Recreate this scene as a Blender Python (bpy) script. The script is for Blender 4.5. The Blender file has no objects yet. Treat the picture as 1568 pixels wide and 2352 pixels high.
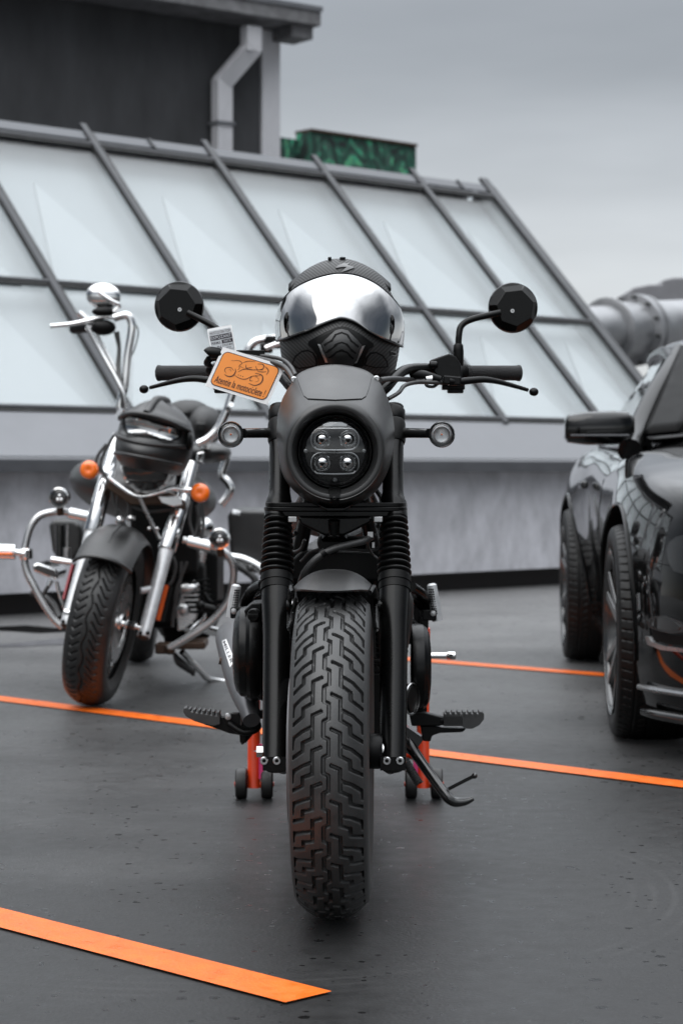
import bpy, bmesh, math, random
import numpy as np
from mathutils import Vector as V, Matrix, geometry
from mathutils.bvhtree import BVHTree
R = math.radians
random.seed(7)
SC = bpy.context.scene
COL = SC.collection
# ---------------------------------------------------------------- camera, world, sun, exposure
FPX, CX, HZ, CH = 4800.0, 784.0, 1080.0, 0.86      # focal length / principal column / horizon row on the 1568x2352 photo grid, eye height
cam = bpy.data.cameras.new('camera'); camo = bpy.data.objects.new('camera', cam); COL.objects.link(camo)
camo.location = (0, 0, CH); camo.rotation_euler = (R(90), 0, 0)
cam.sensor_fit = 'VERTICAL'; cam.sensor_height = 36.0; cam.sensor_width = 24.0
cam.lens = FPX/2352*36.0; cam.shift_y = -96/2352.0
cam.clip_start = .05; cam.clip_end = 2000
cam.dof.use_dof = True; cam.dof.focus_distance = 4.02; cam.dof.aperture_fstop = 6.3; cam.dof.aperture_blades = 9
SC.camera = camo

W = bpy.data.worlds.new('World'); SC.world = W; W.use_nodes = True
nt = W.node_tree; nt.nodes.clear(); N = nt.nodes.new; L = nt.links.new
out = N('ShaderNodeOutputWorld'); bg = N('ShaderNodeBackground'); L(bg.outputs[0], out.inputs[0])
tc = N('ShaderNodeTexCoord'); sx = N('ShaderNodeSeparateXYZ'); L(tc.outputs['Generated'], sx.inputs[0])
mp = N('ShaderNodeMapping'); mp.inputs['Scale'].default_value = (1.4, 1.4, 7.0); L(tc.outputs['Generated'], mp.inputs[0])
no = N('ShaderNodeTexNoise'); no.inputs['Scale'].default_value = 2.2; no.inputs['Detail'].default_value = 4; no.inputs['Roughness'].default_value = .5; L(mp.outputs[0], no.inputs[0])
ad = N('ShaderNodeMath'); ad.operation = 'MULTIPLY_ADD'; L(no.outputs[0], ad.inputs[0]); ad.inputs[1].default_value = .09; L(sx.outputs[2], ad.inputs[2])
rp = N('ShaderNodeValToRGB'); L(ad.outputs[0], rp.inputs[0]); cr = rp.color_ramp; cr.interpolation = 'B_SPLINE'
SKY = [(0.0, .50), (.09, .56), (.14, .50), (.185, .335), (.25, .19), (.33, .36), (.50, .95), (.75, 1.9), (1.0, 2.5)]
cr.elements[0].position = 0; cr.elements[1].position = 1
SIDE = [(0.0, .72), (.995, .5), (.11, .42), (.25, .07), (.60, .07), (.80, .42)]
for i, (p, v) in enumerate(SKY):
    e = cr.elements[0] if i == 0 else (cr.elements[-1] if i == len(SKY)-1 else cr.elements.new(p))
    e.position = p; e.color = (v*.965/4, v/4, v*1.04/4, 1)   # a ramp stop cannot exceed 1: scaled back below
# brightest overhead and behind the viewer, dimmed at unseen sides to deepen blacks
yr = N('ShaderNodeValToRGB'); ym = N('ShaderNodeMapRange'); L(sx.outputs[1], ym.inputs[0]); ym.inputs[1].default_value = -1; ym.inputs[2].default_value = 1; L(ym.outputs[0], yr.inputs[0])
yr.color_ramp.interpolation = 'EASE'
for i, (p, v) in enumerate(SIDE):
    e = yr.color_ramp.elements[0] if i == 0 else (yr.color_ramp.elements[1] if i == 1 else yr.color_ramp.elements.new(p))
    e.position = p; e.color = (v, v, v, 1)
zz = N('ShaderNodeMapRange'); zz.interpolation_type = 'SMOOTHSTEP'; L(sx.outputs[2], zz.inputs[0]); zz.inputs[1].default_value = .42; zz.inputs[2].default_value = .82
ym2 = N('ShaderNodeMix'); L(zz.outputs[0], ym2.inputs[0]); L(yr.outputs[0], ym2.inputs[2]); ym2.inputs[3].default_value = .5
ys_ = N('ShaderNodeMath'); ys_.operation = 'MULTIPLY'; L(ym2.outputs[0], ys_.inputs[0]); ys_.inputs[1].default_value = 2.0
n2 = N('ShaderNodeTexNoise'); n2.inputs['Scale'].default_value = 1.6; n2.inputs['Detail'].default_value = 6; L(mp.outputs[0], n2.inputs[0])
mr = N('ShaderNodeMapRange'); L(n2.outputs[0], mr.inputs[0]); mr.inputs[1].default_value = .3; mr.inputs[2].default_value = .7; mr.inputs[3].default_value = .84*4; mr.inputs[4].default_value = 1.16*4
mx = N('ShaderNodeMix'); mx.data_type = 'RGBA'; mx.blend_type = 'MULTIPLY'; mx.inputs[0].default_value = 1
L(rp.outputs[0], mx.inputs[6]); L(mr.outputs[0], mx.inputs[7])
sky = N('ShaderNodeTexSky'); sky.sky_type = 'NISHITA'; sky.sun_disc = False; sky.sun_elevation = R(52); sky.sun_rotation = R(-35)
mx3 = N('ShaderNodeMix'); mx3.data_type = 'RGBA'; mx3.blend_type = 'MULTIPLY'; mx3.inputs[0].default_value = 1; L(mx.outputs[2], mx3.inputs[6]); L(ys_.outputs[0], mx3.inputs[7])
mx2 = N('ShaderNodeMix'); mx2.data_type = 'RGBA'; mx2.blend_type = 'ADD'; mx2.inputs[0].default_value = .012
L(mx3.outputs[2], mx2.inputs[6]); L(sky.outputs[0], mx2.inputs[7])
L(mx2.outputs[2], bg.inputs[0]); bg.inputs[1].default_value = 1.0
sl = bpy.data.lights.new('sun', 'SUN'); sl.energy = .8; sl.angle = R(55); sl.color = (1, .97, .93)
so = bpy.data.objects.new('sun', sl); COL.objects.link(so); so.rotation_euler = (R(38), 0, R(-35)); so.location = (0, 0, 9)
SC.view_settings.view_transform = 'Standard'; SC.view_settings.look = 'None'
SC.view_settings.exposure = 0.36; SC.view_settings.gamma = 1
SC.cycles.use_denoising = True

# ---------------------------------------------------------------- helpers
def at(x, y, Y):
    "point at distance Y that the photo shows at (x, y) of its 1568 x 2352 grid"
    return V(((x-CX)/FPX*Y, Y, CH-(y-HZ)/FPX*Y))
def ray(x, y):
    return V(((x-CX)/FPX, 1, -(y-HZ)/FPX)).normalized()
def smooth(pts, n=6):
    "Catmull-Rom through points (any dimension)"
    P = [V(p) for p in pts]; P = [P[0]*2-P[1]] + P + [P[-1]*2-P[-2]]; o = []
    for i in range(1, len(P)-2):
        a, b, c, d = P[i-1:i+3]
        for k in range(n):
            t = k/n
            o.append(.5*((2*b)+(c-a)*t+(2*a-5*b+4*c-d)*t*t+(3*b-a-3*c+d)*t**3))
    o.append(P[-2]); return o
class MB:
    def __init__(s): s.v = []; s.f = []; s.m = []; s.flat = False
    def add(s, vs, fs, mi=0):
        k = len(s.v); s.v += [tuple(p) for p in vs]; s.f += [tuple(i+k for i in f) for f in fs]; s.m += [mi]*len(fs); return s
    def box(s, c, d, M=None, mi=0):
        c = V(c); M = M or Matrix.Identity(3)
        vs = [c+M@V((x*d[0]/2, y*d[1]/2, z*d[2]/2)) for x in (-1, 1) for y in (-1, 1) for z in (-1, 1)]
        return s.add(vs, [(0,1,3,2),(4,6,7,5),(0,4,5,1),(2,3,7,6),(0,2,6,4),(1,5,7,3)], mi)
    def beam(s, p, q, w, h, up=(0,0,1), mi=0):
        p = V(p); q = V(q); d = (q-p).normalized(); a = d.cross(V(up)).normalized(); b = a.cross(d).normalized()
        vs = [e+a*x*w/2+b*y*h/2 for e in (p, q) for x, y in ((-1,-1),(1,-1),(1,1),(-1,1))]
        return s.add(vs, [(3,2,1,0),(4,5,6,7),(0,1,5,4),(1,2,6,5),(2,3,7,6),(3,0,4,7)], mi)
    def tube(s, pts, r, seg=12, sm=0, cap=True, mi=0, sq=None):
        pts = [V(p) for p in pts]
        if sm:
            rr = list(r) if hasattr(r, '__len__') else [r]*len(pts)
            q = smooth([tuple(p)+(x,) for p, x in zip(pts, rr)], sm) if False else None
            P2 = smooth(pts, sm); n = len(pts); r2 = []
            for i in range(len(P2)):
                t = i/sm; j = min(int(t), n-2); u = t-j; r2.append(rr[j]*(1-u)+rr[min(j+1, n-1)]*u)
            pts, r = P2, r2
        rr = r if hasattr(r, '__len__') else [r]*len(pts)
        n = len(pts); vs = []; prev = None
        for i in range(n):
            d = (pts[min(i+1, n-1)]-pts[max(i-1, 0)])
            d = d.normalized() if d.length > 1e-9 else V((0, 0, 1))
            if prev is None:
                a = d.cross(V((0, 0, 1)));  a = d.cross(V((0, 1, 0))) if a.length < .1 else a
            else: a = prev-d*prev.dot(d)
            a.normalize(); prev = a; b = d.cross(a)
            for k in range(seg):
                t = 2*math.pi*k/seg; ca, sa = math.cos(t), math.sin(t)
                if sq: ca *= sq
                vs.append(pts[i]+(a*ca+b*sa)*rr[i])
        fs = [(i*seg+k, i*seg+(k+1) % seg, (i+1)*seg+(k+1) % seg, (i+1)*seg+k) for i in range(n-1) for k in range(seg)]
        if cap: fs += [tuple(range(seg-1, -1, -1)), tuple((n-1)*seg+k for k in range(seg))]
        return s.add(vs, fs, mi)
    def cyl(s, p, q, r, r2=None, seg=24, mi=0):
        return s.tube([p, q], [r, r if r2 is None else r2], seg, mi=mi)
    def lathe(s, prof, o, ax, seg=32, mi=0, arc=None):
        "prof: (radius, height along ax)"
        o = V(o); ax = V(ax).normalized(); a = ax.cross(V((0, 0, 1))); a = V((1, 0, 0)) if a.length < .05 else a.normalized(); b = ax.cross(a)
        n = len(prof); vs = []
        for r, h in prof:
            r = max(r, 1e-5)
            for k in range(seg):
                t = 2*math.pi*k/seg; vs.append(o+ax*h+(a*math.cos(t)+b*math.sin(t))*r)
        fs = [(i*seg+k, (i+1)*seg+k, (i+1)*seg+(k+1) % seg, i*seg+(k+1) % seg) for i in range(n-1) for k in range(seg)]
        return s.add(vs, fs, mi)
    def ell(s, c, r, seg=20, rings=12, M=None, mi=0):
        c = V(c); M = M or Matrix.Identity(3); vs = []; fs = []
        for i in range(rings+1):
            t = math.pi*i/rings
            for k in range(seg):
                u = 2*math.pi*k/seg; vs.append(c+M@V((r[0]*math.sin(t)*math.cos(u), r[1]*math.sin(t)*math.sin(u), r[2]*math.cos(t))))
        for i in range(rings):
            for k in range(seg): fs.append((i*seg+k, (i+1)*seg+k, (i+1)*seg+(k+1) % seg, i*seg+(k+1) % seg))
        return s.add(vs, fs, mi)
    def prism(s, poly, Y, dep, mi=0):
        "polygon on the photo grid at distance Y, extruded straight back by dep"
        P = [at(x, y, Y) for x, y in poly]; n = len(P)
        area = sum(P[i].x*P[(i+1) % n].z-P[(i+1) % n].x*P[i].z for i in range(n))
        if area < 0: P.reverse()
        vs = P+[p+V((0, dep, 0)) for p in P]
        fs = [tuple(range(n)), tuple(range(2*n-1, n-1, -1))]+[(i, i+n, (i+1) % n+n, (i+1) % n) for i in range(n)]
        return s.add(vs, fs, mi)
    def grid(s, fn, nu, nv, cu=False, mi=0):
        vs = [fn(i/(nu if cu else nu-1), j/(nv-1)) for i in range(nu) for j in range(nv)]
        fs = [(i*nv+j, ((i+1) % nu)*nv+j, ((i+1) % nu)*nv+j+1, i*nv+j+1) for i in range(nu if cu else nu-1) for j in range(nv-1)]
        return s.add(vs, fs, mi)
    def hexb(s, p, ax, r, h, mi=0):
        p = V(p); return s.cyl(p, p+V(ax).normalized()*h, r, seg=6, mi=mi)
def wloc(o):
    l = V((0, 0, 0))
    while o: l += o.location; o = o.parent
    return l
def thing(name, label, cat, loc=(0, 0, 0), group=None):
    o = bpy.data.objects.new(name, None); COL.objects.link(o); o.location = loc; o.empty_display_size = .1
    o['label'] = label; o['category'] = cat
    if group: o['group'] = group
    return o
SPLIT = {'engine_side', 'peg_hanger', 'engine_brackets', 'fender_bracket', 'clamp_bolts', 'stay_bolts', 'wire_clips', 'pinch_bolts', 'bar_sleeve', 'reflector_backing', 'chrome_console', 'dark_bands', 'bar_riser', 'handlebar_pipe', 'chrome_reservoir', 'brake_linkage', 'chrome_pipe', 'skid_lump', 'bar_clamp', 'throttle_control', 'flange_bolts', 'wiring', 'control_cables', 'cable_bundle', 'bar_cables', 'wire_loom', 'spokes', 'lower_linkage', 'frame', 'exhaust_header', 'glazing_seal', 'spacer', 'rear_guard', 'cover_ribs', 'seat_pad', 'linkage', 'interior', 'visor_seal'}
def islands(mb):
    par = list(range(len(mb.v)))
    def fd(i):
        while par[i] != i: par[i] = par[par[i]]; i = par[i]
        return i
    key = {}
    for i, p in enumerate(mb.v):
        k = (round(p[0], 5), round(p[1], 5), round(p[2], 5))
        if k in key: par[fd(i)] = fd(key[k])
        else: key[k] = i
    for f in mb.f:
        for j in f[1:]: par[fd(j)] = fd(f[0])
    g = {}
    for f, m in zip(mb.f, mb.m): g.setdefault(fd(f[0]), []).append((f, m))
    o = []
    for fl in g.values():
        b = MB(); mp = {}
        for f, m in fl:
            nf = []
            for i in f:
                if i not in mp: mp[i] = len(b.v); b.v.append(mb.v[i])
                nf.append(mp[i])
            b.f.append(tuple(nf)); b.m.append(m)
        o.append(b)
    return o
def part(name, mb, mat, par=None, *a, **k):
    if name in SPLIT and par is not None:
        return [part1(name, b, mat, par, *a, **k) for b in islands(mb)][-1]
    return part1(name, mb, mat, par, *a, **k)
def part1(name, mb, mat, par=None, label=None, ang=38, bev=0, seg=2, subd=0, solid=0, kind=None, cat=None, group=None):
    me = bpy.data.meshes.new(name); off = wloc(par) if par else V((0, 0, 0))
    if par is None and kind is None and mb.v:                 # stand-alone thing: origin at its base
        A = np.array(mb.v); off = V((A[:, 0].mean(), A[:, 1].mean(), A[:, 2].min()))
    me.from_pydata([(p[0]-off[0], p[1]-off[1], p[2]-off[2]) for p in mb.v], [], mb.f)
    for m in (mat if isinstance(mat, (list, tuple)) else [mat]): me.materials.append(m)
    if any(mb.m): me.polygons.foreach_set('material_index', mb.m)
    bm = bmesh.new(); bm.from_mesh(me); bmesh.ops.remove_doubles(bm, verts=bm.verts, dist=1e-5)
    bmesh.ops.recalc_face_normals(bm, faces=bm.faces); bm.to_mesh(me); bm.free()
    me.polygons.foreach_set('use_smooth', [ang > 0]*len(me.polygons))
    if ang > 0: me.set_sharp_from_angle(angle=R(ang))
    o = bpy.data.objects.new(name, me); COL.objects.link(o)
    if par: o.parent = par
    else: o.location = off
    if bev:
        b = o.modifiers.new('bevel', 'BEVEL'); b.width = bev; b.segments = seg; b.limit_method = 'ANGLE'; b.angle_limit = R(40)
        if ang > 0: b.harden_normals = True
    if solid:
        b = o.modifiers.new('solid', 'SOLIDIFY'); b.thickness = solid; b.offset = 0
    if subd:
        b = o.modifiers.new('sub', 'SUBSURF'); b.levels = b.render_levels = subd
    if label: o['label'] = label
    if kind: o['kind'] = kind
    if cat: o['category'] = cat
    if group: o['group'] = group
    return o
def bvh_of(*mbs):
    v = []; f = []
    for m in mbs:
        k = len(v); v += [V(p) for p in m.v]; f += [tuple(i+k for i in q) for q in m.f]
    return BVHTree.FromPolygons(v, f)
def inpoly(x, y, P):
    c = False; n = len(P)
    for i in range(n):
        x1, y1 = P[i]; x2, y2 = P[(i+1) % n]
        if (y1 > y) != (y2 > y) and x < (x2-x1)*(y-y1)/(y2-y1)+x1: c = not c
    return c
def plate(mb, bvh, poly, off=.003, step=6, Yg=5.0, back=.003, mi=0, origin=None, vec=None):
    "a thin raised sheet that follows the surface in bvh inside the outline poly (photo grid)"
    B = []
    n = len(poly)
    for i in range(n):
        a = V(poly[i]); b = V(poly[(i+1) % n]); k = max(1, int((b-a).length/step))
        B += [a+(b-a)*j/k for j in range(k)]
    xs = [p.x for p in B]; ys = [p.y for p in B]; I = []
    x = min(xs)+step*.7
    while x < max(xs):
        y = min(ys)+step*.7
        while y < max(ys):
            if inpoly(x, y, [tuple(p) for p in B]) and min((V((x, y))-p).length for p in B) > step*.5: I.append(V((x, y)))
            y += step
        x += step
    nb = len(B)
    r = geometry.delaunay_2d_cdt(B+I, [(i, (i+1) % nb) for i in range(nb)], [list(range(nb))], 1, 1e-4)
    vs = []; lo = []
    for p in r[0]:
        d = ray(p.x, p.y); h = bvh.ray_cast(V((0, 0, CH)), d)
        if h[0] is None:
            h = bvh.find_nearest(at(p.x, p.y, Yg))
        nrm = h[1] if h[1].dot(d) < 0 else -h[1]
        vs.append(h[0]+nrm*off); lo.append(h[0]-nrm*back)
    n0 = len(vs); fs = [tuple(f) for f in r[2]]
    from collections import Counter
    ec = Counter()
    for f in fs:
        for i in range(len(f)): ec[(f[i], f[(i+1) % len(f)])] += 1
    sk = [(a, b, b+n0, a+n0) for (a, b) in ec if (b, a) not in ec]
    return mb.add(vs+lo, fs+sk, mi)
def txt(s, bold=False, ex=.0):
    cu = bpy.data.curves.new('t', 'FONT'); cu.body = s; cu.size = 1; cu.resolution_u = 3; cu.extrude = ex
    if bold: cu.offset = .004
    o = bpy.data.objects.new('t', cu); COL.objects.link(o)
    dg = bpy.context.evaluated_depsgraph_get(); dg.update()
    me = bpy.data.meshes.new_from_object(o.evaluated_get(dg)); v = np.array([tuple(q.co) for q in me.vertices]); f = [tuple(p.vertices) for p in me.polygons]
    bpy.data.objects.remove(o); bpy.data.curves.remove(cu); bpy.data.meshes.remove(me)
    v[:, 0] -= v[:, 0].min(); v[:, 1] -= v[:, 1].min(); v[:, 0] /= v[:, 0].max(); v[:, 1] /= v[:, 1].max()
    return v, f
def text_on(mb, quad, s, box, lift=.0012, bold=True, mi=0):
    "quad: BL, BR, TL corners in world; box (u0,v0,u1,v1) in 0..1"
    v, f = txt(s, bold); BL, BR, TL = quad; e1 = BR-BL; e2 = TL-BL; n = e1.cross(e2).normalized()
    if n.y > 0: n = -n
    u0, v0, u1, v1 = box
    return mb.add([BL+e1*(u0+(u1-u0)*p[0])+e2*(v0+(v1-v0)*p[1])+n*lift for p in v], f, mi)
def quad_stroke(mb, quad, pts, w, lift=.0012, mi=0, sm=6, taper=True):
    BL, BR, TL = quad; e1 = BR-BL; e2 = TL-BL; n = e1.cross(e2).normalized()
    if n.y > 0: n = -n
    P = smooth([(p[0], p[1], 0) for p in pts], sm) if sm and len(pts) > 2 else [V((p[0], p[1], 0)) for p in pts]
    asp = e1.length/e2.length; vs = []; m = len(P)
    for i, p in enumerate(P):
        d = P[min(i+1, m-1)]-P[max(i-1, 0)]; d = V((d.x*asp, d.y, 0)).normalized(); q = V((-d.y/asp, d.x, 0))
        ww = w*(.35+.65*math.sin(math.pi*(i+.4)/(m-.2))) if taper else w
        for sgn in (-1, 1):
            c = p+q*ww*sgn; vs.append(BL+e1*c.x+e2*c.y+n*lift)
    return mb.add(vs, [(2*i, 2*i+1, 2*i+3, 2*i+2) for i in range(m-1)], mi)

# ---------------------------------------------------------------- materials
def newmat(name):
    m = bpy.data.materials.new(name); m.use_nodes = True; t = m.node_tree
    return m, t, t.nodes['Principled BSDF'], t.nodes.new, t.links.new
def mat(name, c, rough=.5, metal=0, coat=0, var=.12, vs=12, bump=0, bs=200, rv=.12, spec=.5, cr=.05):
    m, t, b, N, L = newmat(name)
    c = (c, c, c) if not hasattr(c, '__len__') else c
    tc = N('ShaderNodeTexCoord'); no = N('ShaderNodeTexNoise'); no.inputs['Scale'].default_value = vs; no.inputs['Detail'].default_value = 5
    L(tc.outputs['Object'], no.inputs[0])
    mr = N('ShaderNodeMapRange'); L(no.outputs[0], mr.inputs[0]); mr.inputs[1].default_value = .25; mr.inputs[2].default_value = .75; mr.inputs[3].default_value = 1-var; mr.inputs[4].default_value = 1+var
    mx = N('ShaderNodeMix'); mx.data_type = 'RGBA'; mx.blend_type = 'MULTIPLY'; mx.inputs[0].default_value = 1; mx.inputs[6].default_value = (*c, 1); L(mr.outputs[0], mx.inputs[7]); L(mx.outputs[2], b.inputs['Base Color'])
    m2 = N('ShaderNodeMapRange'); L(no.outputs[0], m2.inputs[0]); m2.inputs[1].default_value = .3; m2.inputs[2].default_value = .7; m2.inputs[3].default_value = max(.01, rough*(1-rv)); m2.inputs[4].default_value = min(1, rough*(1+rv)); L(m2.outputs[0], b.inputs['Roughness'])
    b.inputs['Metallic'].default_value = metal; b.inputs['Coat Weight'].default_value = coat; b.inputs['Coat Roughness'].default_value = cr
    b.inputs['Specular IOR Level'].default_value = spec
    if bump:
        n3 = N('ShaderNodeTexNoise'); n3.inputs['Scale'].default_value = bs; n3.inputs['Detail'].default_value = 3; L(tc.outputs['Object'], n3.inputs[0])
        bp = N('ShaderNodeBump'); bp.inputs['Strength'].default_value = bump; bp.inputs['Distance'].default_value = .002; L(n3.outputs[0], bp.inputs['Height']); L(bp.outputs[0], b.inputs['Normal'])
    return m
M = {}
M['satin'] = mat('satin_black_paint', .002, .27, bump=.05, bs=900, spec=.23)
M['matte'] = mat('matte_black_paint', .012, .38, bump=.05, bs=1200, spec=.68)
M['gloss'] = mat('gloss_black_paint', .008, .12, coat=.6)
M['plastic'] = mat('black_plastic', .003, .36, bump=.1, bs=500, spec=.16)
M['deep'] = mat('sooty_black', .003, .6, spec=.15)
M['rubber'] = mat('tyre_rubber', .022, .47, var=.3, vs=30, bump=.15, bs=300, spec=.75)
M['rubber2'] = mat('old_tyre_rubber', .009, .48, var=.25, vs=25, bump=.15, bs=300, spec=.6)
M['gaiter'] = mat('gaiter_rubber', .002, .28, bump=.04, bs=400, spec=.2)
M['chrome'] = mat('chrome', .82, .08, metal=1, var=.05)
M['steel'] = mat('zinc_steel', .55, .28, metal=1)
M['cast'] = mat('cast_aluminium', (.55, .56, .57), .36, metal=.35, var=.15, vs=50)
M['alloy'] = mat('brushed_alloy', .5, .38, metal=1, var=.2, vs=40)
M['grey'] = mat('titanium_grey_can', (.11, .11, .115), .42, metal=.6, var=.08)
M['red'] = mat('red_orange_powder_coat', (.72, .055, .01), .32, coat=.3, bump=.05, bs=300)
M['orange_lens'] = mat('amber_lens', (.95, .17, .005), .12, coat=1, var=.1, vs=60)
M['white'] = mat('white_card', (.92, .92, .92), .5, var=.02)
M['foil'] = mat('silver_foil_sticker', (.62, .64, .66), .38, metal=.35, var=.08)
M['cardorange'] = mat('orange_print', (.97, .33, .07), .42, var=.04)
M['ink'] = mat('dark_ink', (.02, .012, .02), .5)
M['pink'] = mat('magenta_strap', (.7, .05, .2), .5)
M['seat'] = mat('seat_leather', .02, .55, bump=.2, bs=250)
M['mirror'] = mat('silver_mirror_visor', .56, .035, metal=1, var=.03)
M['brownmetal'] = mat('brown_heat_shield', (.06, .035, .022), .5, metal=.4)
M['duct'] = mat('galvanised_duct', (.33, .335, .345), .42, metal=.8, var=.2, vs=5)
M['ductgrey'] = mat('grey_duct_paint', (.16, .16, .17), .5, var=.1)
M['carpaint'] = mat('black_car_paint', .003, .1, coat=.9, cr=.012, var=.02, rv=.02, spec=.1)
M['glassdark'] = mat('tinted_glass', .02, .03, coat=1, cr=.01, var=.02)
M['wheelblack'] = mat('dark_alloy_wheel', .13, .22, metal=.9)
def glassm(name, tint=(1, 1, 1), fac=.12, rough=.02, fres=True):
    m, t, b, N, L = newmat(name); t.nodes.remove(b); o = t.nodes['Material Output']
    tr = N('ShaderNodeBsdfTransparent'); tr.inputs[0].default_value = (*tint, 1); gl = N('ShaderNodeBsdfGlossy'); gl.inputs['Roughness'].default_value = rough
    lw = N('ShaderNodeFresnel'); lw.inputs[0].default_value = 1.5; mr = N('ShaderNodeMath'); mr.operation = 'ADD'; mr.use_clamp = True; L(lw.outputs[0], mr.inputs[0]) if fres else None; mr.inputs[0].default_value = 0; mr.inputs[1].default_value = fac
    mx = N('ShaderNodeMixShader'); L(mr.outputs[0], mx.inputs[0]); L(tr.outputs[0], mx.inputs[1]); L(gl.outputs[0], mx.inputs[2]); L(mx.outputs[0], o.inputs[0]); return m
M['lens'] = glassm('clear_lens', (.93, .95, .96), .025)
M['pane'] = glassm('skylight_glass', (.95, .97, .975), .055, .03, False)
# carbon weave
def carbon():
    m, t, b, N, L = newmat('carbon_weave')
    tc = N('ShaderNodeTexCoord'); w = []
    for rot in (R(45), R(-45)):
        mp = N('ShaderNodeMapping'); mp.inputs['Rotation'].default_value = (0, rot, 0); L(tc.outputs['Object'], mp.inputs[0])
        wv = N('ShaderNodeTexWave'); wv.bands_direction = 'X'; wv.inputs['Scale'].default_value = 52; wv.inputs['Distortion'].default_value = 0; L(mp.outputs[0], wv.inputs[0]); w.append(wv)
    sp = N('ShaderNodeSeparateXYZ'); L(tc.outputs['Object'], sp.inputs[0]); gt = N('ShaderNodeMath'); gt.operation = 'GREATER_THAN'; L(sp.outputs[0], gt.inputs[0]); gt.inputs[1].default_value = 0
    mx = N('ShaderNodeMix'); L(gt.outputs[0], mx.inputs[0]); L(w[0].outputs[1], mx.inputs[2]); L(w[1].outputs[1], mx.inputs[3])
    rp = N('ShaderNodeMapRange'); L(mx.outputs[0], rp.inputs[0]); rp.inputs[3].default_value = .012; rp.inputs[4].default_value = .035
    L(rp.outputs[0], b.inputs['Base Color']); r2 = N('ShaderNodeMapRange'); L(mx.outputs[0], r2.inputs[0]); r2.inputs[3].default_value = .6; r2.inputs[4].default_value = .4; L(r2.outputs[0], b.inputs['Roughness'])
    return m
M['carbon'] = carbon()
def greygrip():
    m, t, b, N, L = newmat('knurled_grip'); tc = N('ShaderNodeTexCoord'); vo = N('ShaderNodeTexVoronoi'); vo.inputs['Scale'].default_value = 420; L(tc.outputs['Object'], vo.inputs[0])
    bp = N('ShaderNodeBump'); bp.inputs['Strength'].default_value = .8; bp.inputs['Distance'].default_value = .002; L(vo.outputs[0], bp.inputs['Height']); L(bp.outputs[0], b.inputs['Normal'])
    b.inputs['Base Color'].default_value = (.016, .016, .017, 1); b.inputs['Roughness'].default_value = .5; return m
M['grip'] = greygrip(); M['grip'].node_tree.nodes['Principled BSDF'].inputs['Specular IOR Level'].default_value = .3; M['carbon'].node_tree.nodes['Principled BSDF'].inputs['Specular IOR Level'].default_value = .4
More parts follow.
